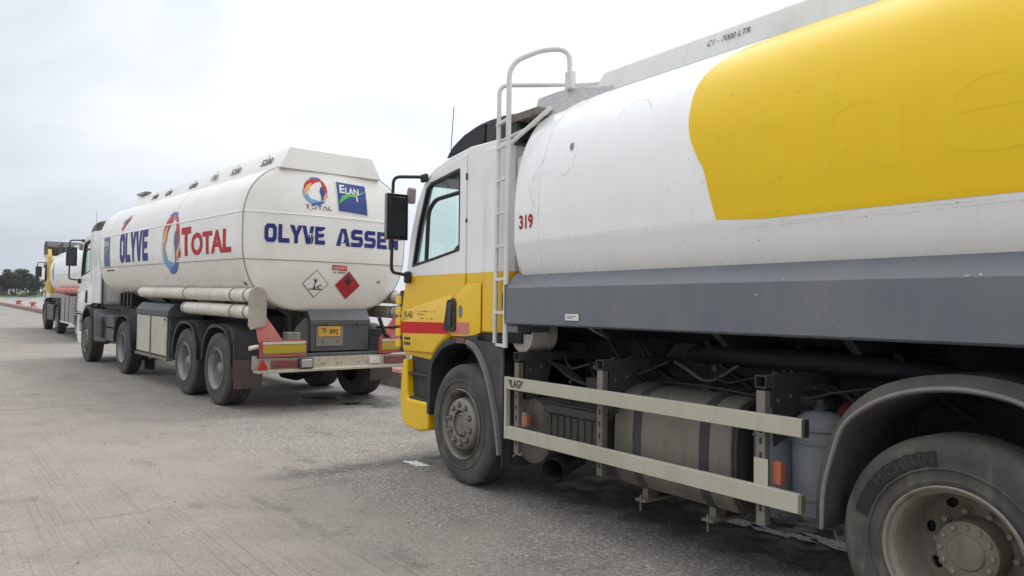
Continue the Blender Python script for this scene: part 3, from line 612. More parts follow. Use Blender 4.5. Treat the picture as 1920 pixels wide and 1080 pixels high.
# ------------------------------------------------------------------ cab (origin beneath the front axle at the outer tyre face)
DOOR = [(1.27, 1.08), (1.33, 1.40), (1.255, 1.80), (1.175, 2.2), (1.04, 2.53), (.90, 2.72), (.72, 2.81), (.45, 2.87), (.115, 2.91), (.115, 1.74), (.15, 1.70), (.31, 1.60), (.30, 1.30), (.41, 1.245), (.53, 1.17), (.62, 1.08)]
WIN = [(.84, 2.69), (1.00, 2.33), (1.12, 1.93), (.68, 1.985), (.215, 2.05), (.215, 2.78), (.24, 2.80), (.76, 2.735)]
def make_cab(root, mat, xr=-.50, ox=0, sleeper=False, deflector=True, k=1.0, mirror=True, bump_mat=None, detail=True, arm_mat=None):
    Y0 = -.10; Y1 = -2.40
    c = part('cab', root, (ox, 0, 0))
    def T(p): return p
    arch_pts = [(.66, 1.02), (.55, 1.13), (.41, 1.225), (.20, 1.29), (-.02, 1.315)]
    body = [(1.30, 1.05), (1.40, 1.38), (1.33, 1.70), (1.26, 1.92), (1.18, 2.26), (1.06, 2.55), (.93, 2.75), (.76, 2.86), (.45, 2.93), (.07, 2.975), (xr + .1, 2.965), (xr, 2.90), (xr, 1.32)] + list(reversed(arch_pts))
    hole = [(x + (.03 if x < .5 else -.0), z) for x, z in WIN]
    dh = DOOR
    # side walls with the window opening, roof / rear / floor shell, windscreen
    m = MB()
    for ya, yb in ((Y0 - .012, Y0 - .07), (Y1 + .012, Y1 + .07)): m.prism(body, ya, yb, 'xz', [WIN])
    m.obj('side_wall', mat, c, .02, 3)
    n = len(body); sh = MB()
    inner = [(.7 * 0 + x + (0.45 - x) * .05, z + (2.0 - z) * .035) for x, z in body]
    segs = [i for i in range(n) if i not in (3, 4, 5)]
    for i in segs:
        j = (i + 1) % n; a, b, a2, b2 = body[i], body[j], inner[i], inner[j]
        for (p, q) in ((a, b),):
            sh.add([(a[0], Y0 - .06, a[1]), (b[0], Y0 - .06, b[1]), (b[0], Y1 + .06, b[1]), (a[0], Y1 + .06, a[1]), (a2[0], Y0 - .06, a2[1]), (b2[0], Y0 - .06, b2[1]), (b2[0], Y1 + .06, b2[1]), (a2[0], Y1 + .06, a2[1])],
                   [(0, 1, 2, 3), (4, 7, 6, 5), (0, 4, 5, 1), (3, 2, 6, 7), (0, 3, 7, 4), (1, 5, 6, 2)])
    sh.obj('shell', mat, c, 0, smooth=40)
    wsv = [(x, y, z) for (x, z) in body[3:7] for y in (Y0 - .09, Y1 + .09)]
    MB().add([v for v in wsv], [(0, 1, 3, 2), (2, 3, 5, 4), (4, 5, 7, 6)]).obj('windscreen', M['glass'], c)
    MB().tube([(body[3][0] + .0, Y0 - .06, body[3][1]), (body[4][0], Y0 - .06, body[4][1]), (body[5][0], Y0 - .06, body[5][1]), (body[6][0], Y0 - .07, body[6][1])], .045, 8).tube([(body[3][0] + .0, Y1 + .06, body[3][1]), (body[4][0], Y1 + .06, body[4][1]), (body[5][0], Y1 + .06, body[5][1]), (body[6][0], Y1 + .07, body[6][1])], .045, 8).obj('windscreen_pillar', mat, c)
    for sgn, yo in ((1, Y0), (-1, Y1)):
        # door skin standing proud, crease bulging over the wheel
        d = MB().prism(DOOR, yo - .012 * sgn, yo + .004 * sgn, 'xz', [[(x + (.018 if x > .5 else -.018) * (1 if x > .5 else -.0), z) for x, z in WIN]])
        d.obj('door', mat, c, .006, 2)
        MB().add([(x, yo - .032 * sgn, z) for x, z in WIN], [tuple(range(len(WIN)))]).obj('door_window', M['glass'], c)
        fr = fillet([(x, yo + .0 * sgn, z) for x, z in WIN + [WIN[0], WIN[1]]], .06, 3)[1:-1]
        W2 = [(.52 + (x - .52) * .955, 2.36 + (z - 2.36) * .93) for x, z in WIN]
        MB().prism(WIN, yo - .03 * sgn, yo + .009 * sgn, 'xz', [W2]).obj('window_seal', M['blackm'], c, .004)
        dv = fillet([(.235, yo - .015 * sgn, 2.585), (.70, yo - .015 * sgn, 2.565), (.83, yo - .015 * sgn, 2.47), (.865, yo - .015 * sgn, 1.99)], .13, 6)
        MB().tube(dv, .021, 8).obj('sliding_window_frame', M['blackm'], c)
    # lower door bulge: sloped ledge and outer box standing proud
    for sgn, yo in ((1, Y0), (-1, Y1)):
        yb = yo + .006 * sgn; yp = yo + .045 * sgn
        b = MB().add([(.315, yb, 1.66), (1.25, yb, 1.50), (.315, yp, 1.58), (1.0, yp, 1.44), (1.315, yb, 1.40), (1.24, yp, 1.36), (.31, yp, 1.305), (.31, yb, 1.28), (.62, yp, 1.10), (.62, yb, 1.085), (1.22, yp, 1.10), (1.27, yb, 1.085), (.41, yp, 1.255), (.53, yp, 1.18)],
                     [(0, 1, 3, 2), (1, 4, 5, 3), (2, 3, 5, 10, 8, 13, 12, 6), (0, 2, 6, 7), (8, 10, 11, 9), (5, 4, 11, 10), (6, 12, 13, 8, 9, 7)])
        b.obj('door_lower_panel', mat, c, .012, 2)
        rp_ = MB().add([(.105, yb, 1.74), (-.155, yb, 1.755), (.285, yp, 1.585), (-.04, yp, 1.62), (.285, yp, 1.275), (-.045, yp, 1.275), (-.155, yb, 1.31), (.28, yb, 1.27), (.28, yb, 1.60)],
                       [(0, 1, 3, 2), (2, 3, 5, 4), (1, 6, 5, 3), (4, 5, 6, 7), (0, 2, 4, 7, 8)])
        rp_.obj('rear_lower_panel', mat, c, .01, 2)
        # vertical rounded corner fairing
        MB().prism([(xr - .02, yo - .10 * sgn), (xr - .02, yo - .005 * sgn), (xr + .04, yo + .016 * sgn), (xr + .13, yo + .020 * sgn), (-.19, yo + .012 * sgn), (-.17, yo - .0 * sgn), (-.17, yo - .10 * sgn)], 1.325, 2.90, 'xy').obj('corner_fairing', mat, c, .012, 3)
        # door handle recess
        MB().prism([(.33, 1.60), (.22, 1.62), (.185, 1.58), (.185, 1.33), (.22, 1.315), (.40, 1.325)], yp - .005 * sgn, yp + .018 * sgn).obj('door_handle', M['blackm'], c, .008)
        MB().prism([(.285, 1.57), (.235, 1.57), (.235, 1.36), (.285, 1.36)], yp + .010 * sgn, yp + .030 * sgn).obj('handle_grip', M['black'], c, .008)
        # wheel arch trim and step
        arch([(.71, .52), (.70, .80), (.665, 1.0), (.56, 1.12), (.41, 1.215), (.13, 1.275), (-.17, 1.30)], yo + .05 * sgn, yo - .16 * sgn, .055).obj('wheel_arch_trim', M['plastic'], c, .008)
        B(-.52, .10, yo - .01 * sgn, yo - .12 * sgn, 1.235, 1.318).obj('sill', M['plastic'], c, .01)
        MB().prism([(1.22, 1.06), (.72, 1.06), (.755, .95), (.77, .62), (1.15, .62)], yo - .05 * sgn, yo - .30 * sgn).obj('step_well', M['plastic'], c, .01)
        B(.76, 1.17, yo + .01 * sgn, yo - .22 * sgn, .86, .885).obj('step', M['plastic'], c, .006)
        B(.76, 1.14, yo + .01 * sgn, yo - .22 * sgn, .615, .645).obj('step', M['plastic'], c, .006)
    bm_ = bump_mat or mat
    q = MB()
    prof = [(.71, .36), (.71, .62), (1.14, .62), (1.17, .68), (1.18, 1.01), (1.25, 1.01), (1.28, .90), (1.31, .60), (1.27, .42), (1.17, .335), (.90, .325)]
    q.prism(prof, Y0 + .03, Y0 - .22).prism(prof, Y1 - .03, Y1 + .22).prism([(1.12, .34), (1.12, 1.0), (1.36, 1.0), (1.42, .6), (1.34, .36)], Y0 - .22, Y1 + .22)
    q.obj('bumper', bm_, c, .025, 3)
    B(1.10, 1.40, Y0 - .2, Y1 + .2, 1.0, 1.08).obj('bumper_gap', M['blackm'], c)
    MB().prism([(1.40, 1.06), (1.40, 1.78), (1.46, 1.70), (1.48, 1.10)], Y0 - .15, Y1 + .15).obj('grille', mat, c, .01)
    for kz in range(5): B(1.38, 1.49, Y0 + .0, Y0 - .14, 1.12 + kz * .11, 1.20 + kz * .11).obj('corner_vent_blade', mat, c, .006)
    B(1.36, 1.42, Y0 - .02, Y0 - .15, 1.08, 1.7).obj('corner_vent', M['blackm'], c)
    # interior
    B(.05, 1.15, Y0 - .10, Y1 + .10, 1.30, 1.42).obj('cab_floor', M['interior'], c)
    for yc in (-.62, -1.88):
        MB().box(.12, .62, yc - .25, yc + .25, 1.42, 1.62).box(.02, .16, yc - .24, yc + .24, 1.55, 2.22).obj('seat', M['interior'], c, .05, 3)
    MB().prism([(1.30, 1.4), (1.26, 1.90), (1.02, 1.98), (.92, 1.85), (.95, 1.4)], Y0 - .10, Y1 + .10).obj('dashboard', M['interior'], c, .03)
    MB().tube([(.83 + .12 * math.sin(a) * .5, -.62 + .21 * math.cos(a), 2.02 + .21 * math.sin(a) * .8) for a in [2 * math.pi * j / 24 for j in range(25)]], .016, 8).tube([(.83, -.62, 2.02), (1.0, -.62, 1.8)], .03, 8).obj('steering_wheel', M['blackm'], c)
    B(-.45, .98, Y0 - .12, Y1 + .12, 2.80, 2.84).obj('headlining', M['interior'], c)
    if deflector:
        dp = [(p.x, p.y) for p in crom([(.62, 2.965, 0), (.56, 3.03, 0), (.44, 3.10, 0), (.26, 3.165, 0), (.06, 3.205, 0), (-.15, 3.215, 0), (-.40, 3.20, 0), (xr - .04, 3.12, 0), (xr - .10, 2.96, 0)], 3)] + [(-.10, 2.975), (.45, 2.945)]
        mm = MB(); rg = []
        for y, f in ((-.19, .80), (-.20, .90), (-.25, .985), (-.34, 1), (-2.16, 1), (-2.25, .985), (-2.30, .90), (-2.31, .80)):
            rg.append([(x, y, 2.955 + (z - 2.955) * f) for x, z in dp])
        mm.rings(rg).obj('roof_deflector', M['plastic'], c, 0, smooth=50)
        MB().prism([(.57, 2.985), (.48, 3.05), (.28, 3.125), (.04, 3.165), (-.07, 3.165), (-.06, 3.00), (.40, 2.972)], -.174, -.235).obj('deflector_side_panel', M['voidblack'], c, .004)
        MB().prism([(-.12, 2.965), (-.13, 3.18), (-.40, 3.17), (-.55, 3.09), (-.56, 2.90), (-.5,2.90)], -.176, -.235).obj('deflector_fin', M['plastic'], c, .006)
        MB().tube([(.78, -.32, 2.84), (.775, -.32, 3.02)], .016, 8, r2=.008).tube([(.775, -.32, 3.02), (.72, -.32, 3.50)], .0042, 6).obj('antenna', M['blackm'], c)
        MB().lathe([(.001, 0), (.055, 0), (.05, .07), (.03, .09), (.001, .095)], (.64, -.40, 3.02), 'z', 14).obj('beacon', M['orange'], c)
    if mirror:
        am = arm_mat or M['blackm']
        for sgn, yo in ((1, Y0), (-1, Y1)):
            ym = yo + .245 * sgn
            MB().tube(fillet([(.84, yo + .01 * sgn, 2.80), (1.02, ym + .03 * sgn, 2.80), (1.03, ym + .03 * sgn, 2.60)], .07), .017, 8).obj('mirror_arm', am, c); MB().tube(fillet([(1.03, ym + .03 * sgn, 2.20), (1.04, ym + .03 * sgn, 1.87), (1.18, yo + .02 * sgn, 1.85)], .07), .017, 8).obj('mirror_arm', am, c)
            B(1.12, 1.21, yo + .005 * sgn, yo + .06 * sgn, 1.77, 1.89).obj('arm_bracket', am, c, .02)
            B(.80, .90, yo + .002 * sgn, yo + .05 * sgn, 2.75, 2.83).obj('arm_bracket', am, c, .015)
            MB().prism([(.985, ym - .115), (1.0, ym - .125), (1.10, ym - .10), (1.13, ym - .03), (1.12, ym + .06), (1.05, ym + .105), (.985, ym + .11)], 2.185, 2.635, 'xy').obj('mirror_housing', M['black'], c, .03, 4)
            B(.977, .986, ym - .085, ym + .085, 2.22, 2.60).obj('mirror_glass', M['mirror'], c, .003)
        MB().prism([(1.22, 2.58), (1.17, 2.74), (1.12, 2.73), (1.14, 2.57)], Y0 - .04, Y0 + .05).obj('kerb_mirror', M['mauve'], c, .02)
    return c

def chassis_rails(root, x0, x1, z0=.82, z1=1.08, yc=-1.25):
    m = MB()
    for y in (yc + .40, yc - .40): m.box(x0, x1, y - .04, y + .04, z0, z1)
    x = x0 + .4
    while x < x1: m.box(x, x + .08, yc - .4, yc + .4, z0 + .04, z1 - .04); x += .9
    return m.obj('chassis_frame', M['chassis'], root)
def axle(root, x, z, name='axle'):
    return MB().tube([(x, -.35, z), (x, -2.15, z)], .07, 12).lathe([(.02, -.3), (.16, -.24), (.22, 0), (.16, .24), (.02, .3)], (x, -1.25, z), 'y', 16).obj(name, M['chassis'], root)

# ================================================================== LORRY 1: the near tanker
T1P = R(.726)
t1 = thing('tanker_truck', 'near white and yellow tanker lorry with blue grey skirt, white ladder and number 319', 'tanker truck', (-.422, 6.587, 0), (0, T1P, R(90 + 35.228)))
def gz(x): return x * math.tan(T1P) * 1.0       # ground height in the tilted frame
cab = make_cab(t1, M['cab1'])
L1 = 4.06
fw = make_wheel('front_wheel', t1, (0, 0, .52), 'front')
dup(fw, t1, (0, -2.5, .52), (0, 0, math.pi))
def dual(root, x, zc, kind='drive', Rt=.52, **k):
    a = make_wheel('rear_wheel', root, (x, 0, zc), kind, Rt, .28, **k)
    i = bpy.data.objects.new('inner_tyre', a.children[0].data); col.objects.link(i); i.parent = a; i.location = (0, -.33, 0)
    b = dup(a, root, (x, -2.5, zc), (0, 0, math.pi)); return a, b
rw, _ = dual(t1, -L1, .535 + gz(-L1), rm=M['rimd'])
dual(t1, -L1 - 1.36, .52 + gz(-L1 - 1.36), rm=M['rimd'])
# raised maker's name on the near rear tyre, on a clean black patch of sidewall
def onwall(a0, r0, rev=-1, off=.0035):
    return lambda u, v: ((r0 + v) * math.cos(a0 + rev * u), off + (0 if r0 + v < Rw - .06 else -.004), (r0 + v) * math.sin(a0 + rev * u))
Rw = .52
# left side seen from outside: +x is to the left, so angles run clockwise
text('tyre_lettering', 'MICHELIN', M['tyreletter'], rw, onwall(R(38), .402, 1, .0050), (0, R(42), 0, .044), .01, maxlen=.03)
pp = [(R(-8) + R(68) * k / 24, -.012 - .004 * math.sin(k * 1.7)) for k in range(25)] + [(R(60) - R(68) * k / 24, (.052 if k < 15 else .050) + .004 * math.sin(k * 2.3)) for k in range(25)]
poly('bare_rubber_patch', pp, M['tyreblack'], rw, onwall(R(22), .402, 1, .0028), .03)
text('tyre_lettering', 'MICHELIN', M['tyre'], fw, onwall(R(60), .405, 1, .0040), (0, R(38), 0, .035), .0, maxlen=.03)

# tank shell
TK1 = Tank([(-1.25, 1.22), (-.90, 1.25), (-.55, 1.36), (-.25, 1.56), (-.05, 1.80), (.02, 2.00), (.03, 2.12), (.028, 2.35), (-.005, 2.62), (-.09, 2.86), (-.22, 3.04), (-.42, 3.18), (-.65, 3.28), (-.95, 3.34), (-1.25, 3.36)], -1.25, -7.6, -.80, .12)
tank = TK1.mesh(40).obj('tank', [M['tank1'], M['chassis']], t1, 0, smooth=60)
for p in tank.data.polygons:
    if p.center.z < 1.78: p.material_index = 1
TK1.band(-1.13, -1.10, .004).obj('shell_seam', M['tank1'], t1)
# the yellow wave: strip columns between a wavy front edge and the rear of the tank, following the skin
edge = [(2.035, -2.81), (2.10, -2.79), (2.19, -2.76), (2.34, -2.715), (2.44, -2.655), (2.55, -2.595), (2.65, -2.56), (2.75, -2.545), (2.86, -2.535), (2.96, -2.545), (3.05, -2.58), (3.12, -2.65), (3.18, -2.76), (3.215, -2.90), (3.235, -3.1)]
EC = crom([(a, b, 0) for a, b in edge], 8)
def edgex(z):
    for a, b in zip(EC, EC[1:]):
        if a.x <= z <= b.x: t = (z - a.x) / (b.x - a.x); return a.y + (b.y - a.y) * t
    return edge[-1][1]
rows = []; q = 0
nrow = 64; L = 0
ztop = 3.232
while TK1.arc(L, 2.035)[1] < ztop: L += .01
for k in range(nrow + 1):
    y, z, ny, nz = TK1.arc(L * k / nrow, 2.035); xs = edgex(z)
    rows.append([(xs + (-7.5 - xs) * (j / 30) ** 1.6, y + ny * .0025, z + nz * .0025) for j in range(31)])
MB().rings(rows, False, False).obj('yellow_wave_panel', M['wave'], t1, 0, smooth=60)
def onside(off=.004, T=TK1): return lambda x, z: (x, T.side(z) + off, z)
gh = text('ghost_lettering', 'shell', M['ghost'], t1, lambda u, v: (-u, TK1.side(v) + .0033, v), (2.93, 4.95, 2.215, 2.80), .0, maxlen=.03, label='faint pale ghost letters left where a name was painted over')
text('fleet_number', '319', M['crimson'], t1, lambda u, v: (-u, TK1.side(v) + .004, v), (.888, 1.065, 2.145, 2.255), .03)
# scratched outline of a removed placard and chipped paint
rs = random.Random(5); sc_l = []
def scratch(pts, wd):
    for (a, b), (c, d) in zip(pts, pts[1:]):
        nn = Vector((-(d - b), c - a)); nn = nn.normalized() * wd; g = rs.random()
        if g < .3: continue
        e0 = .0 if g < .8 else .3
        a2, b2 = a + (c - a) * e0, b + (d - b) * e0
        sc_l.append([(a2 - nn.x, b2 - nn.y), (c - nn.x * .4, d - nn.y * .4), (c + nn.x * .4, d + nn.y * .4), (a2 + nn.x, b2 + nn.y)])
def lerp_pts(P, n):
    out = []
    for (a, b), (c, d) in zip(P, P[1:]):
        for k in range(n): out.append((a + (c - a) * k / n + rs.uniform(-.002, .002), b + (d - b) * k / n + rs.uniform(-.002, .002)))
    return out + [P[-1]]
scratch(lerp_pts([(-1.16, 2.68), (-.995, 2.47), (-1.115, 2.235), (-1.15, 2.30)], 12), .0016)
scratch(lerp_pts([(-1.25, 2.56), (-1.02, 2.50)], 10), .001)
scratch(lerp_pts([(-1.36, 2.49), (-1.44, 2.51), (-1.50, 2.56), (-1.52, 2.66), (-1.49, 2.74)], 6), .0018)
scratch(lerp_pts([(-1.88, 2.86), (-1.93, 2.92), (-2.02, 2.94), (-2.12, 2.92), (-2.2, 2.84)], 5), .0014)
for zz, x_0, x_1 in ((2.045, -1.2, -2.6), (2.02, -1.0, -2.0), (1.99, -2.8, -4.9), (2.005, -3.1, -4.3)): scratch(lerp_pts([(x_0, zz), (x_1, zz + .01)], 40), .0006)
for _ in range(26):
    x_ = rs.uniform(-4.2, -.95); z_0 = rs.uniform(1.9, 2.9)
    sc_l.append([(x_ + .006 * math.cos(a) * rs.uniform(.3, 1.2), z_0 + .004 * math.sin(a) * rs.uniform(.3, 1.2)) for a in (0, 1.2, 2.5, 3.8, 5)])
sc_l.append([(-1.44, 2.69), (-1.425, 2.715), (-1.435, 2.74), (-1.46, 2.735), (-1.47, 2.70), (-1.455, 2.675)])
polys('paint_chips', sc_l, M['greyink'], t1, onside(.0072), .2, 'dark scratches and chips left by a removed diamond placard')['kind'] = 'stuff'
# catwalk housing on the crown
hp = [(-.585, 3.26), (-.62, 3.43), (-.645, 3.455), (-1.855, 3.455), (-1.88, 3.43), (-1.915, 3.26)]
MB().rings([[(x + (0 if z > 3.3 else .10), y, z) for y, z in hp] for x in (-1.12, )] + [[(-7.4, y, z) for y, z in hp]]).obj('catwalk_housing', M['white'], t1, .006)
text('capacity_lettering', 'C1 - 7000 LTR', M['ink'], t1, lambda u, v: (-u, -.600 + .003 - (v - 3.36) * .2, v), (2.20, 2.555, 3.345, 3.385), .005, .25)
text('capacity_lettering', 'C2 - 5000 LTR', M['ink'], t1, lambda u, v: (-u, -.600 + .003 - (v - 3.36) * .2, v), (3.6, 3.95, 3.345, 3.385), .005, .25)
# step box with checker plate, small platform
MB().add([(-.60, -.30, 3.10), (-.60, -.36, 3.30), (-1.00, -.36, 3.30), (-1.03, -.28, 3.09), (-.62, -.75, 3.10), (-.62, -.75, 3.30), (-1.30, -.62, 3.30), (-1.30, -.62, 3.10)], [(0, 1, 2, 3), (0, 4, 5, 1), (1, 5, 6, 2), (3, 2, 6, 7), (0, 3, 7, 4), (4, 7, 6, 5)]).obj('step_box', M['checker'], t1, .004)
B(-.42, -.86, -.16, -.62, 3.085, 3.15).obj('platform', M['tan'], t1, .004)
# ladder with hoop and rails
lo = Vector((-.695, .02, 0)); li = Vector((-.465, -.035, 0))
lad = part('ladder', t1)
def L3(p, z): return Vector((p.x, p.y, z))
tl = [L3(lo, 1.22), L3(lo + Vector((-.02, 0, 0)), 3.50), Vector((-.86, -.22, 3.62)), Vector((-1.02, -.35, 3.60)), Vector((-1.03, -.35, 3.30))]
MB().tube(fillet(tl, .13, 8), .0215, 12).obj('outer_rail', M['white'], lad)
MB().tube(fillet([L3(li, 1.22), L3(li + Vector((-.03, 0, 0)), 3.38), Vector((-.92, -.60, 3.385)), Vector((-1.25, -.75, 3.37))], .08, 6), .019, 12).obj('inner_rail', M['white'], lad)
for k, z in enumerate((1.235, 1.50, 1.77, 2.04, 2.31, 2.58, 2.85, 3.05)):
    B_ = MB().tube([L3(lo, z), L3(li, z)], .016, 4); B_.obj('rung', M['white'], lad, label=None)
MB().tube([L3(lo, 2.83), (-.98, -.20, 3.12)], .018, 6).tube([L3(li, 2.9), (-.75, -.38, 3.12)], .014, 6).obj('brace', M['white'], lad)
B(-.99, -1.07, -.325, -.375, 3.28, 3.42).obj('bracket', M['white'], lad, .006)
# air intake stack between cab and tank
MB().prism([(-.52, -.22), (-.70, -.22), (-.72, -.30), (-.72, -.55), (-.52, -.55)], 1.30, 2.66, 'xy').obj('intake_stack', M['cab1'], t1, .03, 3)
MB().prism([(-.52, -.19), (-.73, -.19), (-.75, -.30), (-.75, -.58), (-.52, -.58)], 2.64, 2.80, 'xy').obj('intake_cap', M['white'], t1, .03, 3)
MB().prism([(-.49, 1.66), (-.585, 1.66), (-.585, 1.42), (-.53, 1.42), (-.53, 1.52), (-.49, 1.52)], -.12, -.085).obj('hinge_plate', M['rust'], t1)
B(-.50, -.72, -.12, -1.9, 1.25, 1.75).obj('bulkhead', M['chassis'], t1)
MB().lathe([(.001, 0), (.15, 0), (.15, -.25), (.001, -.25)], (-.70, -.14, 1.33), 'y', 24).obj('filler_pot', M['whitedirty'], t1)
# blue-grey skirt: sloped ledge over an upright panel with return flange
sk = MB().prism([(-.065, 1.812), (.050, 1.695), (.050, 1.418), (.03, 1.405), (-.10, 1.405), (-.10, 1.42), (.015, 1.43), (.02, 1.67), (-.12, 1.79)], -.72, -7.6, 'yz')
sk.obj('skirt_panel', M['skirt'], t1, .003); 
sk = MB().prism([(-2.5 - a, b) for a, b in ((-.065, 1.812), (.050, 1.695), (.050, 1.418), (.03, 1.405), (-.10, 1.405), (-.10, 1.42), (.015, 1.43), (.02, 1.67), (-.12, 1.79))], -.72, -7.6, 'yz').obj('skirt_panel', M['skirt'], t1, .003)
B(-.735, -.725, .055, -.5, 1.45, 1.72).obj('skirt_end', M['skirt'], t1)
o = B(-1.49, -1.635, .0552, .058, 1.455, 1.50).obj('placard', M['placard'], t1, label='small white plate with lines of print on the blue grey skirt')
for kz in range(2): B(-1.505 - kz * .0, -1.61 + kz * .03, .058, .0588, 1.480 - kz * .012, 1.486 - kz * .012).obj('print_line', M['greyink'], t1)
# skirt support gussets hanging underneath
for x_ in (-.78, -1.75, -2.75, -3.55):
    MB().prism([(-.0, 1.405), (-.10, 1.33), (-.9, 1.33), (-.9, 1.45), (0, 1.45)], x_, x_ - .05, 'yz').obj('outrigger', M['chassis'], t1)
B(-.72, -.86, .02, -.3, 1.345, 1.40).obj('skirt_foot', M['skirt'], t1, .004)
chassis_rails(t1, -7.4, 1.1, .78, 1.05)
MB().box(-.8, -7.3, -.80, -1.7, 1.06, 1.24).box(-.8, -7.3, -.72, -.86, 1.04, 1.34).obj('subframe', M['chassis'], t1)
axle(t1, 0, .45); axle(t1, -L1, .50); axle(t1, -L1 - 1.36, .48)
B(.9, -1.3, -.95, -1.6, .45, 1.05).obj('engine_block', M['chassis'], t1, .03)
MB().tube([(-1.3, -1.25, .65), (-L1, -1.25, .6)], .06, 10).obj('drive_shaft', M['chassis'], t1)
MB().tube([(.15, -.45, 1.02), (-.2, -.45, 1.3)], .05, 8).obj('spring_hanger', M['chassis'], t1)
MB().prism([(.62, .45), (.66, 1.0), (.3, 1.24), (-.3, 1.26), (-.42, 1.18), (-.55, .9), (-.6, .45)], -.42, -.46).obj('wheel_well', M['blackm'], t1)
arch([(.66, .50), (.64, .98), (.54, 1.11), (.38, 1.20), (.10, 1.26), (-.45, 1.27)], -.14, -2.36, .012).obj('inner_arch', M['blackm'], t1)
# front mudguard, rear half, and its flap
MBf = arch([(-.10, 1.205), (-.20, 1.17), (-.30, 1.08), (-.40, .93), (-.48, .74), (-.54, .56), (-.58, .37)], .005, -.58, .014)
MBf.obj('mudguard', M['fender'], t1)
arch([(-.085, 1.225), (-.20, 1.19), (-.305, 1.10), (-.41, .945), (-.49, .75), (-.55, .56), (-.59, .35)], .022, -.015, -.03).obj('mudguard_lip', M['lip'], t1)
MB().prism([(-.09, 1.21), (-.18, 1.26), (-.62, 1.24), (-.62, .40), (-.58, .40), (-.50, .75), (-.40, .95), (-.28, 1.12)], -.015, -.028).obj('splash_panel', M['fender'], t1)
B(-.625, -.635, .0, -.50, .255, .80).obj('mudflap', M['fender'], t1)
text('flap_lettering', 'AE', M['placard'], t1, lambda u, v: (-.6365, -.105 - u, v), (0, .13, .335, .385), .02, .15)
# side guard rails
G = M['beige']
rl = MB().prism([(.02, .99), (.02, .895), (-.018, .895), (-.018, .99)], -.72, -3.345, 'yz'); rl.obj('side_rail', G, t1, .004, label='upper beige side guard rail')
MB().prism([(.02, .605), (.02, .505), (-.018, .505), (-.018, .605)], -.72, -3.325, 'yz').obj('side_rail', G, t1, .004, label='lower beige side guard rail')
B(-.69, -.718, .022, -.02, .503, .992).obj('rail_upright', G, t1, .003)
B(-3.346, -3.362, .018, -.02, .898, .988).obj('end_cap', M['blackm'], t1); B(-3.327, -3.343, .018, -.02, .508, .602).obj('end_cap', M['tan'], t1)
text('rail_lettering', 'LAG', M['ink'], t1, lambda u, v: (-u, .0235, v), (.785, .905, .915, .978), .02)
for sg in (-1, 1):
    for k in range(3):
        xa = .845 + sg * .062; xb = .845 + sg * (.105 - k * .012)
        MB().add([(-xa, .0235, .970 - k * .014), (-xb, .0235, .974 - k * .014), (-xb, .0235, .966 - k * .014), (-xa, .0235, .960 - k * .014)], [(0, 1, 2, 3)]).obj('wing_mark', M['ink'], t1)
for x_, z0, z1 in ((-.80, .405, 1.19), (-1.775, .405, 1.20), (-3.07, .385, 1.19)):
    p = part('guard_post', t1)
    MB().prism([(x_ + .028, -.02), (x_ - .028, -.02), (x_ - .028, -.065), (x_ - .022, -.065), (x_ - .022, -.027), (x_ + .022, -.027), (x_ + .022, -.065), (x_ + .028, -.065)], z0, z1 - .082, 'xy').obj('upright', M['tan'], p)
    for zz in (.46, .56, .66, .74, .82, .88): B(x_ + .006, x_ - .006, -.0225, -.016, zz, zz + .035).obj('slot', M['blackm'], p)
    a = MB().prism([(x_ + .036, 1.12), (x_ - .036, 1.12), (x_ - .036, 1.19), (x_ + .036, 1.19)], -.015, -1.0, 'xz', [[(x_ + .029, 1.127), (x_ - .029, 1.127), (x_ - .029, 1.183), (x_ + .029, 1.183)]]); a.obj('cross_tube', M['dust'], p, .003)
    MB().prism([(-.08, 1.12), (-.36, 1.12), (-.28, .86), (-.10, .80)], x_ - .022, x_ - .028, 'yz').obj('gusset', M['dust'], p)
    for yy in (-.14, -.30): MB().lathe([(.014, 0), (.014, .014), (.0005, .016)], (x_, yy, 1.19), 'z', 6).obj('bolt', M['dust'], p)
    for yy, zz in ((-.13, 1.05), (-.2, .95), (-.13, .9), (-.24, 1.07)): MB().lathe([(.010, 0), (.010, -.01), (.0005, -.012)], (x_ - .029, yy, zz), 'x', 6).obj('bolt', M['tan'], p)
B(-.845, -.885, -.06, -.10, .615, .70).obj('reflector', M['orange'], t1, .004); B(-.80, -.845, -.06, -.095, .60, .715).obj('reflector_bracket', M['beige'], t1, .003)
B(-3.12, -3.175, -.05, -.09, .61, .735).obj('reflector', M['orange'], t1, .004); B(-3.03, -3.12, -.014, -.019, .60, .745).obj('reflector_bracket', M['beige'], t1, .003)
# muffler drum, exhaust tail, battery box
MB().lathe([(.0005, 0), (.10, .004), (.12, .016), (.20, .012), (.245, .0), (.262, -.02), (.262, -.60), (.0005, -.60)], (-.74, -.20, .55), 'y', 40).obj('muffler', M['tan'], t1)
ex = MB(); pe = [Vector((-.75, -.70, .30)), Vector((-.90, -.45, .30)), Vector((-1.04, -.20, .285))]
ex.tube(pe, .088, 20, caps=False); ex.tube([p for p in pe], .080, 20, caps=False); ex.obj('exhaust_pipe', M['dust'], t1)
bb = part('battery_box', t1)
B(-1.02, -1.66, -.16, -.62, .50, .74).obj('case', M['dust'], bb, .015, 2)
MB().prism([(-1.0, .74), (-1.68, .74), (-1.66, .80), (-1.02, .80)], -.13, -.64).obj('lid', M['dust'], bb, .012)
for k in range(8): B(-1.04 - k * .078, -1.075 - k * .078, -.145, -.165, .51, .73).obj('rib', M['dust'], bb, .008)
for k in range(5): B(-1.03, -1.66, -.17 - k * .10, -.205 - k * .10, .80, .815).obj('lid_rib', M['dust'], bb, .005)
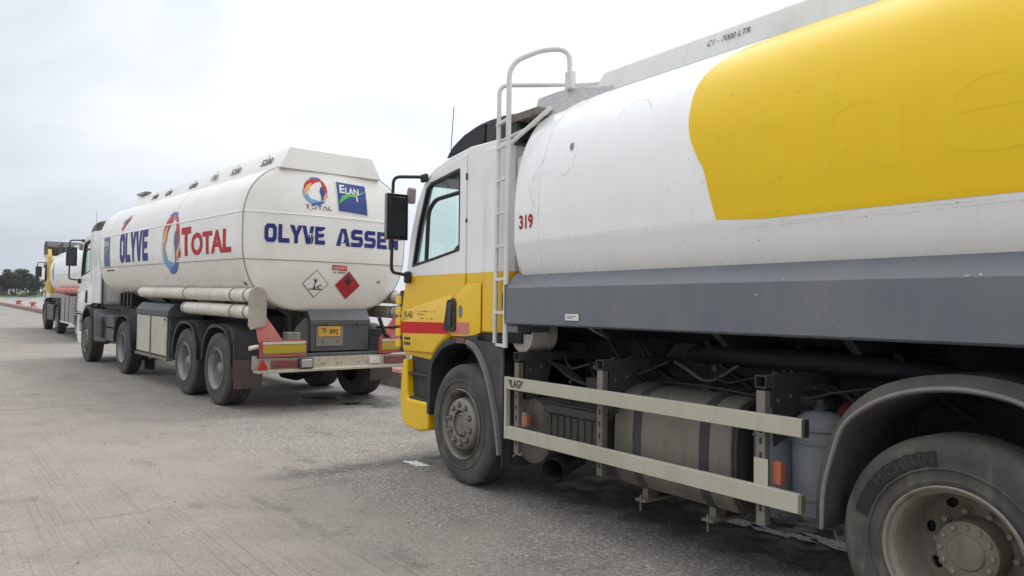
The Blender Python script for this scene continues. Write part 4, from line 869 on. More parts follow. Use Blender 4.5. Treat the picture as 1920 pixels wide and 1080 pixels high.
# fuel tank with straps
ft = part('fuel_tank', t1)
fp = [(-.30, .33), (-.22, .37), (-.17, .45), (-.155, .62), (-.165, .82), (-.20, .93), (-.28, .99), (-.42, 1.015), (-.80, 1.015), (-.90, .93), (-.90, .42), (-.80, .33)]
fpc = [(p.x, p.y) for p in crom([(a, b, 0) for a, b in fp], 3, True)]
MB().prism(fpc, -1.77, -2.76, 'yz').obj('shell', M['tan'], ft, .02, 3)
MB().prism([(-.55 + (y + .55) * .95, .67 + (z - .67) * .95) for y, z in fpc], -2.76, -2.785, 'yz').obj('end_plate', M['dust'], ft, .01)
for xa in (-1.955, -2.525):
    MB().prism([(-.55 + (y + .55) * 1.012, .67 + (z - .67) * 1.012) for y, z in fpc], xa, xa - .075, 'yz').obj('strap', M['dust'], ft, .003)
    MB().box(xa - .01, xa - .06, -.24, -.34, .26, .345).box(xa - .0, xa - .09, -.18, -.50, .255, .275).tube([(xa - .035, -.20, .30), (xa - .035, -.20, .19)], .008, 6).obj('hanger', M['tan'], ft, .004)
MB().tube([(-1.9, -.45, 1.03), (-2.3, -.40, 1.05), (-2.75, -.38, 1.03), (-3.0, -.5, .98)], .008, 6).obj('fuel_hose', M['blackm'], ft)
MB().lathe([(.06, 0), (.06, .035), (.05, .045), (.0005, .045)], (-2.35, -.45, 1.015), 'z', 16).obj('filler_cap', M['blackm'], ft)
# air cylinders
def cyl(x_, y_, r, z0, z1, m, name='air_cylinder'):
    p = part(name, t1)
    MB().lathe([(.0005, z0), (r * .6, z0 + .01), (r * .92, z0 + .05), (r, z0 + .10), (r, z1 - .12), (r * .92, z1 - .05), (r * .6, z1 - .012), (.03, z1), (.0005, z1)], (x_, y_, 0), 'z', 32).obj('shell', m, p)
    for zz in (z1 - .10, z1 - .17): MB().lathe([(r, zz), (r + .008, zz + .004), (r + .008, zz + .012), (r, zz + .016)], (x_, y_, 0), 'z', 32).obj('band', m, p)
    MB().lathe([(r, z0 + .13), (r + .005, z0 + .134), (r + .005, z0 + .15), (r, z0 + .155)], (x_, y_, 0), 'z', 32).obj('band', M['tan'], p)
    MB().lathe([(.035, z1 - .005), (.035, z1 + .02), (.02, z1 + .03), (.02, z1 + .06), (.0005, z1 + .065)], (x_, y_, 0), 'z', 10).obj('valve', M['dust'], p)
    MB().tube([(x_, y_, z0 + .01), (x_, y_, z0 - .04)], .012, 6).obj('drain', M['tan'], p); return p
cyl(-3.25, -.30, .145, .40, 1.0, M['cyl']); cyl(-2.945, -.36, .14, .38, .98, M['cyl'])
cyl(-3.28, -.62, .12, .50, 1.035, M['deepred'])
cyl(-2.95, -.75, .14, .50, 1.06, M['dust'])
# rear mudguard over the near rear wheel
X = -L1 + .0
ap = [(X + .60, .47), (X + .59, .66), (X + .545, .84), (X + .48, 1.00), (X + .33, 1.12), (X + .15, 1.19), (X - .05, 1.215), (X - .25, 1.19), (X - .42, 1.12), (X - .68, 1.10)]
arch(ap, .02, -.66, .016).obj('mudguard', M['fender'], t1)
apo = [(X + .66, .46), (X + .65, .67), (X + .60, .87), (X + .50, 1.05), (X + .36, 1.175), (X + .16, 1.25), (X - .05, 1.275), (X - .28, 1.25), (X - .45, 1.17), (X - .68, 1.15)]
# outer skirt of the guard, between the two curves
P1 = crom([(a, b, 0) for a, b in ap], 5); P2 = crom([(a, b, 0) for a, b in apo], 5)
MB().rings([[(a.x, .022, a.y), (b.x, -.02, b.y), (b.x, -.66, b.y), (a.x, -.6, a.y)] for a, b in zip(P1, P2)]).obj('mudguard_shell', M['fender'], t1, smooth=50)
MB().tube([(a.x, .024, a.y) for a in P1], .011, 6).obj('mudguard_lip', M['lip'], t1)
dup(bpy.data.objects['mudguard_shell'], t1, (-1.5, 0, 0))
# unseen far-side boxes and centre panel, added to block light under the lorry
B(-.75, -2.1, -1.95, -2.42, .30, 1.36).obj('occluder_box', M['greybox'], t1, .02); B(-2.12, -3.38, -1.95, -2.42, .28, 1.36).obj('occluder_box', M['greybox'], t1, .02)
B(-.7, -3.6, -1.3, -1.34, .38, 1.34).obj('occluder_panel', M['chassis'], t1)
for x_ in (-1.2, -1.5, -2.2, -2.9, -3.5): MB().tube([(x_, -.6, 1.33), (x_ - .1, -.65, 1.15), (x_ - .35, -.72, .98)], .02, 6).obj('air_line', M['blackm'], t1)
for k in range(5): MB().tube(crom([(-.85 - k * .02, -.3 - k * .03, 1.12 - k * .01), (-1.1, -.35 - k * .04, .98 - k * .012), (-1.4, -.4, .94 + k * .008), (-1.75, -.45, .92)], 4), .007, 5).obj('cable', M['dust'], t1)
B(-1.28, -1.44, -.32, -.46, .93, 1.02).obj('valve_block', M['dust'], t1, .01)
MB().lathe([(.10, 1.08), (.15, 1.2), (.28, 1.38)], (-1.65, -.85, 0), 'z', 20).obj('tank_sump', M['chassis'], t1)
MB().lathe([(.10, 1.08), (.15, 1.2), (.28, 1.38)], (-3.95, -.75, 0), 'z', 20).obj('tank_sump', M['chassis'], t1)
MB().tube([(-1.9, -.8, 1.22), (-2.4, -.6, 1.25), (-3.3, -.55, 1.24), (-3.9, -.8, 1.2)], .07, 12).obj('discharge_pipe', M['chassis'], t1)
# markings on the cab
def oncab(y): return lambda u, v: (-u, y, v)
yd = -.10 + .045 + .003
for nm, pts in (('a', [(-1.24, 1.385), (-.315, 1.395), (-.315, 1.292), (-1.228, 1.27)]), ('b', [(-.280, 1.40), (.033, 1.405), (.038, 1.300), (-.280, 1.293)])):
    poly('red_stripe', pts, M['redpatch'] if nm == 'a' else M['pinkred'], cab, oncab(yd), .3)
poly('red_stripe', [(-1.31, 1.385), (-1.265, 1.385), (-1.262, 1.268), (-1.30, 1.268)], M['redpatch'], cab, oncab(-.0915), .3)
MB().add([(1.316, -.0930, 1.39), (1.496, -.14, 1.39), (1.496, -.14, 1.27), (1.30, -.0930, 1.27)], [(0, 1, 2, 3)]).obj('red_stripe', M['redpatch'], cab)
text('registration', 'JK-42', M['ink'], cab, oncab(yd), (-1.205, -1.03, 1.405, 1.495), .02)
for (a_, b_, z_0, sd_) in ((-1.0, -.55, 1.485, 1), (-.92, -.74, 1.455, 2), (-.90, -.62, 1.415, 3)):
    rs = random.Random(sd_); L_ = []; x_ = a_
    while x_ < b_:
        ww = rs.uniform(.008, .018); hh_ = rs.uniform(.008, .02)
        if rs.random() < .75: L_.append([(x_, z_0 + rs.uniform(0, .006)), (x_ + ww, z_0 + rs.uniform(0, .006)), (x_ + ww * .7, z_0 + hh_), (x_, z_0 + hh_)])
        x_ += ww + .006
    polys('worn_lettering', L_, M['fadedink'], cab, oncab(yd), .3)
for z_0 in (1.205, 1.155):
    polys('vent_slot', [[(-1.19 + k * .034, z_0), (-1.165 + k * .034, z_0), (-1.165 + k * .034, z_0 + .03), (-1.19 + k * .034, z_0 + .03)] for k in range(4)], M['ink'], cab, oncab(yd), .3)
MB().lathe([(.045, 0), (.045, .003), (.0005, .003)], (0, 0, 0), 'y', 24).obj('filler_flap', M['cyl'], cab).matrix_local = Matrix.Translation((.115, yd - .003, 1.50)) @ Matrix.Diagonal((.75, 1, 1.3, 1))
B(.165, .025, yd - .02, yd + .012, 1.215, 1.262).obj('marker_lamp', M['darkred'], cab, .006)
for k, (a_, b_) in enumerate(((.50, 2.895), (.47, 2.91), (.45, 2.89))): pass
MB().box(.108, .122, -.0965, -.108, 2.68, 2.74).box(.108, .122, -.0965, -.108, 2.30, 2.33).obj('door_hinge', M['blackm'], cab)

# ================================================================== LORRY 2: semi-trailer and its tractor
T2L, T2R = (-4.286, 11.001, 0), (0, R(-.172), R(90 + 40.709))
G2 = lambda x: -x * math.tan(R(.172))
tr = thing('tank_trailer', 'cream white tank semi-trailer with OLYVE and TOTAL lettering and red hazard diamond', 'tank trailer', T2L, T2R)
half2 = [(-1.27, 1.375), (-.95, 1.385), (-.62, 1.42), (-.32, 1.55), (-.12, 1.77), (-.02, 2.02), (.012, 2.2), (.022, 2.45), (.015, 2.76), (-.03, 2.96), (-.11, 3.13), (-.28, 3.31), (-.52, 3.43), (-.85, 3.51), (-1.27, 3.55)]
TK2 = Tank(half2, -1.27, -.95, 7.25, .20)
TK2.mesh(40).obj('tank', M['tank2'], tr, 0, smooth=60)
for xa in (-.955, 2.05): TK2.band(xa, xa + (.025 if xa > 0 else .010), .004).obj('shell_seam', M['tank2'] if xa > 0 else M['seam'], tr)
for z_0, m_, wd_, nm in ((2.755, M['bead'], .012, 'seam_bead'), (2.105, M['seam'], .005, 'seam_line')):
    y_ = TK2.side(z_0)
    MB().prism([(y_ - .02, z_0 - wd_), (y_ + .006, z_0 - wd_ * .8), (y_ + .011, z_0), (y_ + .006, z_0 + wd_ * .8), (y_ - .02, z_0 + wd_)], -.93, 7.2, 'yz').obj(nm, m_, tr)
    ys = [y_ - .01 + (-2.53 - y_) * k / 40 for k in range(41)]
    MB().rings([[(TK2.rear(y, z_0 - wd_) + .01, y, z_0 - wd_), (TK2.rear(y, z_0) - .010, y, z_0 - wd_ * .5), (TK2.rear(y, z_0) - .010, y, z_0 + wd_ * .5), (TK2.rear(y, z_0 + wd_) + .01, y, z_0 + wd_)] for y in ys], False, False).obj(nm, m_, tr)
# crest housing
hp2 = [(-.49, 3.40), (-.60, 3.69), (-.63, 3.715), (-1.90, 3.715), (-1.94, 3.69), (-2.05, 3.40)]
MB().rings([[(x + (.0 if z > 3.5 else -.04), y + (0 if z > 3.5 else (.02 if y > -1.2 else -.02)), z) for y, z in hp2] for x in (-.99,)] + [[(2.05, y, z) for y, z in hp2]]).obj('catwalk_housing', M['tank2'], tr, .008)
MB().rings([[(x, y * 1 + (.04 if y < -1.2 else -.04), z - .03) for y, z in hp2] for x in (2.05, 6.9)]).obj('catwalk_housing', M['tank2'], tr, .008)
for k, (tx, xa) in enumerate((('5200', -.19), ('5200', 1.02), ('100', 1.92), ('6300', 3.25), ('6200', 4.7), ('5400', 5.6))):
    yf = lambda z, q=(-.04 if xa > 2 else 0): -.49 + q - (z - 3.40 + (.03 if q else 0)) * (.11 / .29) + (.006 if q else .024)
    text('capacity_lettering', tx, M['ink'], tr, lambda u, v, a=xa: (a - u, yf(v), v), (.0, .42 if len(tx) > 3 else .30, 3.505, 3.605), .03, .2)
    polys('capacity_lettering', [[(.20, 3.625), (.235, 3.625), (.235, 3.66), (.20, 3.66)]], M['greyink'], tr, lambda u, v, a=xa: (a - u, yf(v), v))
MB().box(6.2, 6.85, -.62, -.74, 3.70, 3.75).obj('hatch_rim', M['greyink'], tr)
def side2(off=.005): return lambda u, v: (-u, TK2.side(v) + off, v)
block('side_lettering', 'OLYVE', M['navy'], tr, side2(), (-5.46, -3.52, 2.18, 2.75), label='navy blue OLYVE lettering on the tank side')
text('side_lettering', 'T', M['crimson'], tr, side2(), (-1.62, -1.16, 2.20, 2.66), .05); text('side_lettering', 'OTAL', M['crimson'], tr, side2(), (-1.14, .54, 2.20, 2.55), .04, label='crimson TOTAL lettering on the tank side')
polys('side_lettering', [[(-1.78, 2.26), (-1.72, 2.36), (-1.66, 2.26), (-1.72, 2.16)]], M['crimson'], tr, side2())
def swirl(fn, cx, cz, rx, rz, parent):
    """round emblem of interlocking ribbons in red, blue, light blue and orange"""
    def rib(a0, a1, r0, r1, wmax, off=(0, 0), n=20):
        A, Bq = [], []
        for k in range(n + 1):
            t = k / n; a = R(a0 + (a1 - a0) * t); r = r0 + (r1 - r0) * t; ww = wmax * 1.25 * math.sin(math.pi * min(1, .12 + t * .86))
            A.append((cx + rx * (off[0] + (r) * math.cos(a)), cz + rz * (off[1] + (r) * math.sin(a)))); Bq.append((cx + rx * (off[0] + (r - ww) * math.cos(a)), cz + rz * (off[1] + (r - ww) * math.sin(a))))
        return A + Bq[::-1]
    P = [('red', [rib(172, 52, .86, .98, .34), rib(60, -12, 1.0, .86, .26)]), ('mblue', [rib(62, 112, 1.06, 1.0, .12)]),
         ('navysign', [rib(38, -62, .62, .82, .30)]), ('lblue', [rib(176, 268, .92, 1.0, .26), rib(215, 300, .98, .84, .22)]), ('mblue', [rib(250, 316, 1.08, .98, .20)]),
         ('lorange', [rib(205, 112, .88, .62, .24), rib(-12, -46, .96, .86, .20)])]
    for k, (m_, pl) in enumerate(P): polys('emblem_ribbon', pl, M[m_], parent, (lambda kk: lambda u, v: fn(u, v, .004 + .0012 * kk))(k), .12)
em = part('emblem', tr)
swirl(lambda u, v, o: (-u, TK2.side(v) + o, v), -2.17, 2.45, .52, .50, em)
# ELAN panel at the front of the side, small print, red flag
poly('sign_panel', [(-6.75, 2.12), (-6.28, 2.12), (-6.28, 2.73), (-6.75, 2.73)], M['navysign'], tr, side2(.004), .1)
text('sign_lettering', 'ELAN', M['placard'], tr, side2(.006), (-6.72, -6.36, 2.55, 2.66), .03)
polys('sign_stroke', [[(-6.70, 2.40), (-6.55, 2.50), (-6.30, 2.56), (-6.5, 2.45), (-6.70, 2.33)]], M['green'], tr, side2(.006))
polys('small_print', [[(-6.6 + k * .045, 2.02), (-6.57 + k * .045, 2.02), (-6.57 + k * .045, 2.05), (-6.6 + k * .045, 2.05)] for k in range(13)], M['maroon'], tr, side2())
polys('flag_mark', [[(-5.40, 2.86), (-4.98, 3.12), (-5.02, 3.02), (-5.36, 2.80)]], M['crimson'], tr, lambda u, v: (-u, TK2.side(v) + .012, v)); polys('flag_mark', [[(-5.40, 3.00), (-4.98, 3.13), (-5.40, 2.93)]], M['mblue'], tr, lambda u, v: (-u, TK2.side(v) + .013, v))
# rear face prints: u runs to the right (towards -y)
def rear2(off=.006): return lambda u, v: (TK2.rear(-u, v) - off, -u, v)
block('rear_lettering', 'OLYVE', M['navy'], tr, rear2(), (.25, 1.10, 2.345, 2.60), label='navy blue OLYVE lettering with torn corners on the rear')
block('rear_lettering', 'ASSEN', M['navy'], tr, rear2(), (1.275, 2.42, 2.345, 2.60))
polys('torn_letter', [[(.905, 2.34), (.93, 2.46), (.915, 2.47), (.89, 2.36)], [(1.02, 2.52), (1.11, 2.58), (1.11, 2.50)], [(1.03, 2.44), (1.10, 2.46), (1.09, 2.42)], [(.86, 2.50), (.89, 2.50), (.88, 2.42)], [(1.36, 2.43), (1.375, 2.56), (1.39, 2.43), (1.40, 2.40), (1.35, 2.40)]], M['tank2'], tr, rear2(.0085))
em = part('emblem', tr)
swirl(lambda u, v, o: (TK2.rear(-u, v) - o, -u, v), .965, 3.11, .205, .20, em)
text('rear_lettering', 'TOTAL', M['maroon'], tr, rear2(), (.80, 1.21, 2.845, 2.905), .01, label='worn maroon TOTAL lettering under the round emblem')
polys('torn_letter', [[(.86, 2.84), (.90, 2.84), (.885, 2.915), (.865, 2.90)], [(.94, 2.90), (.98, 2.87), (.99, 2.91)], [(1.07, 2.84), (1.1, 2.84), (1.11, 2.88), (1.08, 2.87)]], M['tank2'], tr, rear2(.0085))
poly('sign_border', [(1.30, 2.84), (1.815, 2.81), (1.80, 3.285), (1.285, 3.30)], M['placard'], tr, rear2(.005), .1)
poly('sign_panel', [(1.315, 2.855), (1.80, 2.825), (1.785, 3.27), (1.30, 3.285)], M['navysign'], tr, rear2(.0065), .1, label='navy square sign with white ELAN lettering and green stroke')
text('sign_lettering', 'E', M['placard'], tr, rear2(.009), (1.345, 1.43, 3.125, 3.25), .03); text('sign_lettering', 'LAN', M['placard'], tr, rear2(.009), (1.44, 1.665, 3.12, 3.215), .03)
polys('sign_stroke', [[(1.335, 3.01), (1.39, 3.09), (1.52, 3.13), (1.62, 3.12), (1.76, 3.185), (1.76, 3.17), (1.60, 3.085), (1.50, 3.08), (1.42, 3.03), (1.34, 2.965)]], M['green'], tr, rear2(.0080))
polys('sign_stroke', [[(1.61, 3.12), (1.63, 3.12), (1.645, 3.02), (1.62, 3.02)]], M['placard'], tr, rear2(.0090))
def diamond(cu, cv, r, m_, off): return poly('placard_face', [(cu - r, cv), (cu, cv + r), (cu + r, cv), (cu, cv - r)], m_, tr, rear2(off), .08)
pl = diamond(1.0, 1.785, .200, M['ink'], .005); pl['label'] = 'black edge of the white diamond placard'
diamond(1.0, 1.785, .188, M['placard'], .0065)
polys('placard_symbol', [[(.90, 1.715), (1.10, 1.715), (1.12, 1.705), (1.04, 1.695), (.90, 1.702)], [(.965, 1.715), (.985, 1.78), (.975, 1.83), (.94, 1.86), (.98, 1.84), (.975, 1.88), (.99, 1.84), (1.02, 1.87), (1.0, 1.82), (1.035, 1.845), (1.03, 1.83), (.998, 1.79), (1.0, 1.715)], [(1.01, 1.73), (1.04, 1.755), (1.07, 1.775), (1.10, 1.77), (1.105, 1.75), (1.09, 1.725), (1.10, 1.765), (1.06, 1.755), (1.05, 1.735), (1.09, 1.715)]], M['ink'], tr, rear2(.0085))
d2 = diamond(1.51, 1.775, .215, M['placard'], .005); diamond(1.51, 1.775, .208, M['diamond'], .0065)['label'] = 'crimson flammable diamond placard with dark flame'
polys('placard_symbol', [[(1.47, 1.80), (1.455, 1.85), (1.475, 1.875), (1.478, 1.85), (1.49, 1.89), (1.50, 1.94), (1.52, 1.90), (1.53, 1.86), (1.54, 1.885), (1.56, 1.85), (1.548, 1.80), (1.53, 1.785), (1.49, 1.785)]], M['ink'], tr, rear2(.0085))
poly('notice', [(1.235, 2.065), (1.475, 2.055), (1.475, 1.985), (1.235, 1.995)], M['crimson'], tr, rear2(.006)); polys('notice_text', [[(1.255 + k * .03, 2.03 - j * .024), (1.275 + k * .03, 2.03 - j * .024), (1.275 + k * .03, 2.042 - j * .024), (1.255 + k * .03, 2.042 - j * .024)] for k in range(7) for j in range(2)], M['placard'], tr, rear2(.008))
text('notice_text', 'Tel. 482892', M['ink'], tr, rear2(.006), (1.25, 1.46, 1.945, 1.972), .01)
polys('scribble', [[(2.02, 1.82), (2.05, 1.86), (2.055, 1.85), (2.03, 1.81)], [(2.05, 1.82), (2.08, 1.87), (2.085, 1.86), (2.06, 1.81)], [(2.02, 1.85), (2.09, 1.84), (2.09, 1.83), (2.02, 1.84)]], M['greyink'], tr, rear2(.006))
# chassis of the trailer
m = MB()
for y in (-.85, -1.65): m.box(-1.0, 5.6, y - .05, y + .05, .92, 1.30)
for x_ in (-.9, -.1, .8, 1.7, 2.6, 3.6, 4.6, 5.4): m.box(x_, x_ + .08, -1.65, -.85, .96, 1.24)
m.obj('chassis_frame', M['chassis'], tr)
MB().prism([(-.10, 1.78), (-.16, 1.72), (-.75, 1.30), (-.80, 1.0), (-.9, 1.0), (-.9, 1.36), (-.6, 1.50)], -.78, -.70, 'yz').prism([(-2.44, 1.78), (-2.38, 1.72), (-1.79, 1.30), (-1.74, 1.0), (-1.64, 1.0), (-1.64, 1.36), (-1.94, 1.50)], -.78, -.70, 'yz').obj('tank_saddle', M['greybox'], tr)
for x_ in (.7, 2.2, 3.9, 5.3): MB().prism([(-.20, 1.62), (-.75, 1.20), (-1.79, 1.20), (-2.34, 1.62), (-1.9, 1.36), (-.64, 1.36)], x_, x_ + .06, 'yz').obj('tank_saddle', M['chassis'], tr)
for k in range(4): MB().prism([(5.55 + k * .28, 1.66 - k * .03), (5.67 + k * .28, 1.66 - k * .03), (5.72 + k * .28, 1.30), (5.62 + k * .28, 1.30)], -.25, -2.3).obj('gooseneck_rib', M['chassis'], tr)
for x_ in (0, 1.414):
    wz = .525 + G2(x_); w_ = make_wheel('trailer_wheel', tr, (x_, 0, wz), 'trailer', .525, .385, M['tyre2'], M['rim2']); dup(w_, tr, (x_, -2.54, wz), (0, 0, math.pi)); axle(tr, x_, .5)
    pts = [(x_ - .60, .60), (x_ - .58, .84), (x_ - .44, 1.06), (x_ - .22, 1.16), (x_ + .15, 1.17), (x_ + .40, 1.08), (x_ + .58, .86), (x_ + .64, .62)]
    for ya, yb in ((.01, -.42), (-2.55, -2.12)):
        arch(pts, ya, yb, -.02).obj('mudguard', M['fender'], tr)
        arch([(a + (x_ - a) * .0, b) for a, b in pts], ya, ya + (-.05 if ya > -1 else .05), -.05).obj('mudguard_lip', M['plastic'], tr)
for ya in (0, -2.12): B(-.66, -.68, ya, ya - .42, .42, 1.10).obj('mudguard_panel', M['plastic'], tr)
for ya in (-.0, -2.14): B(-.70, -.712, ya, ya - .40, .30, .70).obj('mudflap', paint('mudflap_brown_rubber', (.085, .065, .058), .7, .5, (.15, .12, .10)), tr)
# tubes along the side, clips and end plate
for side in (0, 1):
    sy = lambda y: y if not side else -2.54 - y
    tb = part('hose_tube', tr)
    for (za, xa, xb) in ((1.605, -1.20, 4.25), (1.375, -1.20, 1.72)):
        MB().lathe([(.001, xa), (.096, xa + .0), (.096, xb - .02), (.07, xb), (.001, xb)], (0, sy(-.11), za), 'x', 24).obj('tube', paint('cream_tube_paint', (.66, .63, .56), .4, .4, (.4, .35, .27)), tb)
        for xc in (-.95, 1.60, -.45): 
            if xc < xb: MB().lathe([(.096, xc), (.103, xc), (.103, xc + .03), (.096, xc + .03)], (0, sy(-.11), za), 'x', 24).obj('clamp', M['seam'], tb)
    pr = [(sy(-.11 + .125 * math.cos(R(a))), 1.60 + .125 * math.sin(R(a))) for a in range(0, 181, 15)] + [(sy(-.235), 1.20), (sy(-.02), 1.14), (sy(.015), 1.20)]
    MB().prism(pr, -1.225, -1.20, 'yz').obj('end_plate', M['endplate'], tb, .008)
    MB().prism([(sy(-.10), 1.27), (sy(-.24), 1.34), (sy(-.50), .99), (sy(-.46), .93), (sy(-.16), .97)], -1.16, -1.13, 'yz').obj('hazard_board', M['pinkred'], tr, .006)
# side cabinet with two pale doors
cb = part('side_cabinet', tr)
B(2.35, 4.22, -.04, -.60, .47, 1.22).obj('case', M['greybox'], cb, .01)
MB().prism([(.0, 1.20), (.0, 1.30), (-.10, 1.42), (-.60, 1.42), (-.60, 1.20)], 2.30, 4.25, 'yz').obj('roof', M['greybox'], cb, .01)
for xa, xb in ((2.40, 3.28), (3.33, 4.20)): B(xa, xb, -.03, -.005, .53, 1.19).obj('door', paint('cabinet_door_paint', (.52, .49, .42), .5, .5, (.36, .31, .24)), cb, .008)
B(2.30, 4.25, -.10, .01, .455, .50).obj('sill', M['tan'], cb, .005); B(3.285, 3.325, -.02, .01, .42, 1.2).obj('door_strip', M['tan'], cb); B(2.42, 2.52, .0, .03, 1.14, 1.17).obj('latch', M['chrome'], cb)
B(4.4, 5.2, -.15, -.5, .35, .9).obj('landing_gear_box', M['chassis'], tr); B(4.6, 4.75, -.3, -.45, .10, 1.1).obj('landing_leg', M['chassis'], tr); B(4.6, 4.75, -2.1, -2.25, .10, 1.1).obj('landing_leg', M['chassis'], tr)
# rear: locker with plate, crossbeams, lamps
rb = part('rear_locker', tr)
MB().prism([(-1.12, .82), (-1.12, 1.27), (-1.0, 1.40), (-.70, 1.40), (-.65, .82)], -.93, -1.86).obj('case', M['greybox'], rb, .006)
MB().add([(-1.135, -.915, 1.265), (-1.02, -.915, 1.415), (-1.02, -1.875, 1.415), (-1.135, -1.875, 1.265), (-1.135, -.915, 1.20), (-1.135, -1.875, 1.20)], [(0, 1, 2, 3), (0, 3, 5, 4)]).obj('lid', M['greybox'], rb)
MB().prism([(-.93, .82), (-.93, 1.27), (-.86, 1.30), (-.72, 1.16), (-.66, .82)], -1.08, -1.06, 'yz').obj('bracket', M['greybox'], rb)
for yy in (-1.18, -1.66): B(-1.138, -1.15, yy, yy - .06, 1.185, 1.225).obj('hinge', M['greybox'], rb, .003)
B(-1.122, -1.135, -1.01, -1.43, .89, 1.17).obj('plate_backing', paint('grey_plate_backing', (.17, .165, .155), .5, .5, (.25, .23, .2)), rb, .003)
B(-1.136, -1.145, -1.035, -1.385, 1.03, 1.175).obj('number_plate', M['plate'], rb, .003, label='orange number plate reading TR 892')
text('plate_lettering', 'TR', M['ink'], rb, lambda u, v: (-1.147, -1.035 - u, v), (.045, .125, 1.085, 1.155), .02); text('plate_lettering', '892', M['ink'], rb, lambda u, v: (-1.147, -1.035 - u, v), (.175, .31, 1.065, 1.135), .02)
for yy in (-1.11, -1.33): MB().lathe([(.012, 0), (.012, -.006), (.0005, -.008)], (-1.136, yy, .955), 'x', 8).obj('bolt', M['darkred'], rb)
B(-1.10, -1.28, -.50, -2.12, .755, .80).obj('upper_beam', M['greybox'], tr, .005)
bmr = part('rear_bumper', tr)
MB().prism([(-1.37, .565), (-1.37, .60), (-1.31, .605), (-1.31, .755), (-1.22, .755), (-1.22, .565)], -.06, -2.50).obj('beam', M['creambeam'], bmr, .006)
for yy in (-.80, -1.02, -1.06, -1.26, -1.32, -1.60, -1.72): MB().lathe([(.010, 0), (.010, -.004), (.0005, -.005)], (-1.311, yy, .66 + .04 * ((yy * 50) % 2 > 1)), 'x', 8).obj('bolt_hole', M['blackm'], bmr)
B(-1.312, -1.335, -.27, -.66, .625, .735).obj('lamp_cluster', M['darkred'], bmr, .02); B(-1.312, -1.335, -2.02, -2.40, .625, .735).obj('lamp_cluster', M['darkred'], bmr, .02)
B(-1.33, -1.39, -.68, -.84, .625, .735).obj('work_lamp', M['chrome'], bmr, .01); B(-1.30, -1.37, -.66, -.86, .61, .75).obj('work_lamp_bracket', M['greybox'], bmr)
B(-1.312, -1.33, -1.76, -1.94, .63, .735).obj('reversing_lamp', M['whitedirty'], bmr, .008)
MB().prism([(-.075, .62), (-.225, .62), (-.15, .765)], -1.342, -1.312, 'yz').obj('triangle_reflector', M['redglass'], bmr, .004)
for ya, yb in ((-.10, -.77), (-1.92, -2.50)):
    B(-1.312, -1.34, ya, yb, .775, 1.0).obj('marker_board', M['dullred'], bmr, .004); B(-1.3405, -1.345, ya - .045, yb + .02, .83, .945).obj('reflector_strip', M['reflyel'], bmr)
    B(-1.3405, -1.345, ya - .045, yb + .02, .952, .985).obj('reflector_strip', M['whitedirty'], bmr)
B(-1.0, -1.2, -.56, -.74, .85, 1.1).obj('junction_box', paint('peeling_paint_steel', (.25, .24, .2), .6, .9, (.06, .055, .05)), tr, .01)
MB().tube([(-1.15, -2.02, 1.3), (-1.2, -2.10, 1.05), (-1.2, -2.3, .9)], .03, 6).tube([(-1.1, -2.0, 1.15), (-1.2, -2.35, 1.15)], .02, 6).obj('pipework', M['chassis'], tr)
MB().tube([(1.9, -2.2, .42), (3.6, -2.2, .42)], .16, 18).obj('air_reservoir', M['whitedirty'], tr)
MB().tube([(1.9, -.6, .62), (3.0, -.6, .62)], .12, 18).obj('air_reservoir', M['chassis'], tr)
B(-1.28, -1.30, -.02, -.08, .62, .80).obj('lamp_bracket', M['chrome'], tr)
MB().tube([(-1.28, .02, .90), (-1.28, -.10, .92)], .03, 10).obj('side_lamp', M['whitedirty'], tr)

# tractor
FX = 8.42; DX = 5.22
tc_ = thing('tractor_unit', 'white tractor unit with dark roof deflector coupled in front of the TOTAL trailer', 'lorry cab', T2L, T2R)
cab2 = make_cab(tc_, M['cab2'], xr=-.80, ox=FX, bump_mat=M['cab2'])
w_ = make_wheel('front_wheel', tc_, (FX, 0, .52 + G2(FX)), 'front', rm=M['rim']); dup(w_, tc_, (FX, -2.5, .52 + G2(FX)), (0, 0, math.pi))
a_, b_ = dual(tc_, DX, .52 + G2(DX), tm=M['tyre2'], rm=M['rim2'])
axle(tc_, FX, .45); axle(tc_, DX, .5); 
m = MB()
for y in (-.85, -1.65): m.box(4.2, 9.4, y - .04, y + .04, .75, 1.0)
m.obj('chassis_frame', M['chassis'], tc_)
MB().prism([(7.55, 1.20), (7.45, 1.12), (6.9, 1.10), (6.75, 1.02), (6.7, .52), (7.68, .48), (7.75, .55), (7.80, 1.2)], -.02, -.5).obj('side_fairing', M['greybox'], tc_, .02, 3)
B(6.68, 6.0, -.03, -.45, .85, 1.10).obj('fairing_panel', M['greybox'], tc_, .015); B(6.68, 6.0, -.03, -.45, .56, .83).obj('fairing_panel', M['greybox'], tc_, .015)
for k in range(3): B(7.0, 7.5, -.015, .005, .62 + k * .14, .72 + k * .14).obj('step', M['plastic'], tc_, .01)
for k in range(6): B(6.94 - k * .035, 6.925 - k * .035, -.01, .01, .6, 1.05).obj('grille_bar', M['blackm'], tc_)
arch([(FX - .60, .40), (FX - .60, .8), (FX - .5, 1.05), (FX - .3, 1.20), (FX + .0, 1.25)], .005, -.35, -.03).obj('mudguard', M['fender'], tc_)
arch([(DX - .60, .62), (DX - .58, .86), (DX - .42, 1.07), (DX - .15, 1.14), (DX + .2, 1.14), (DX + .45, 1.06), (DX + .62, .84), (DX + .66, .6)], .01, -.6, -.03).obj('mudguard', M['plastic'], tc_)
B(DX - .64, DX - .66, .0, -.6, .30, .68).obj('mudflap', M['blackm'], tc_)
B(DX - .6, 6.9, -.75, -1.75, 1.0, 1.08).obj('deck_plate', M['chassis'], tc_)
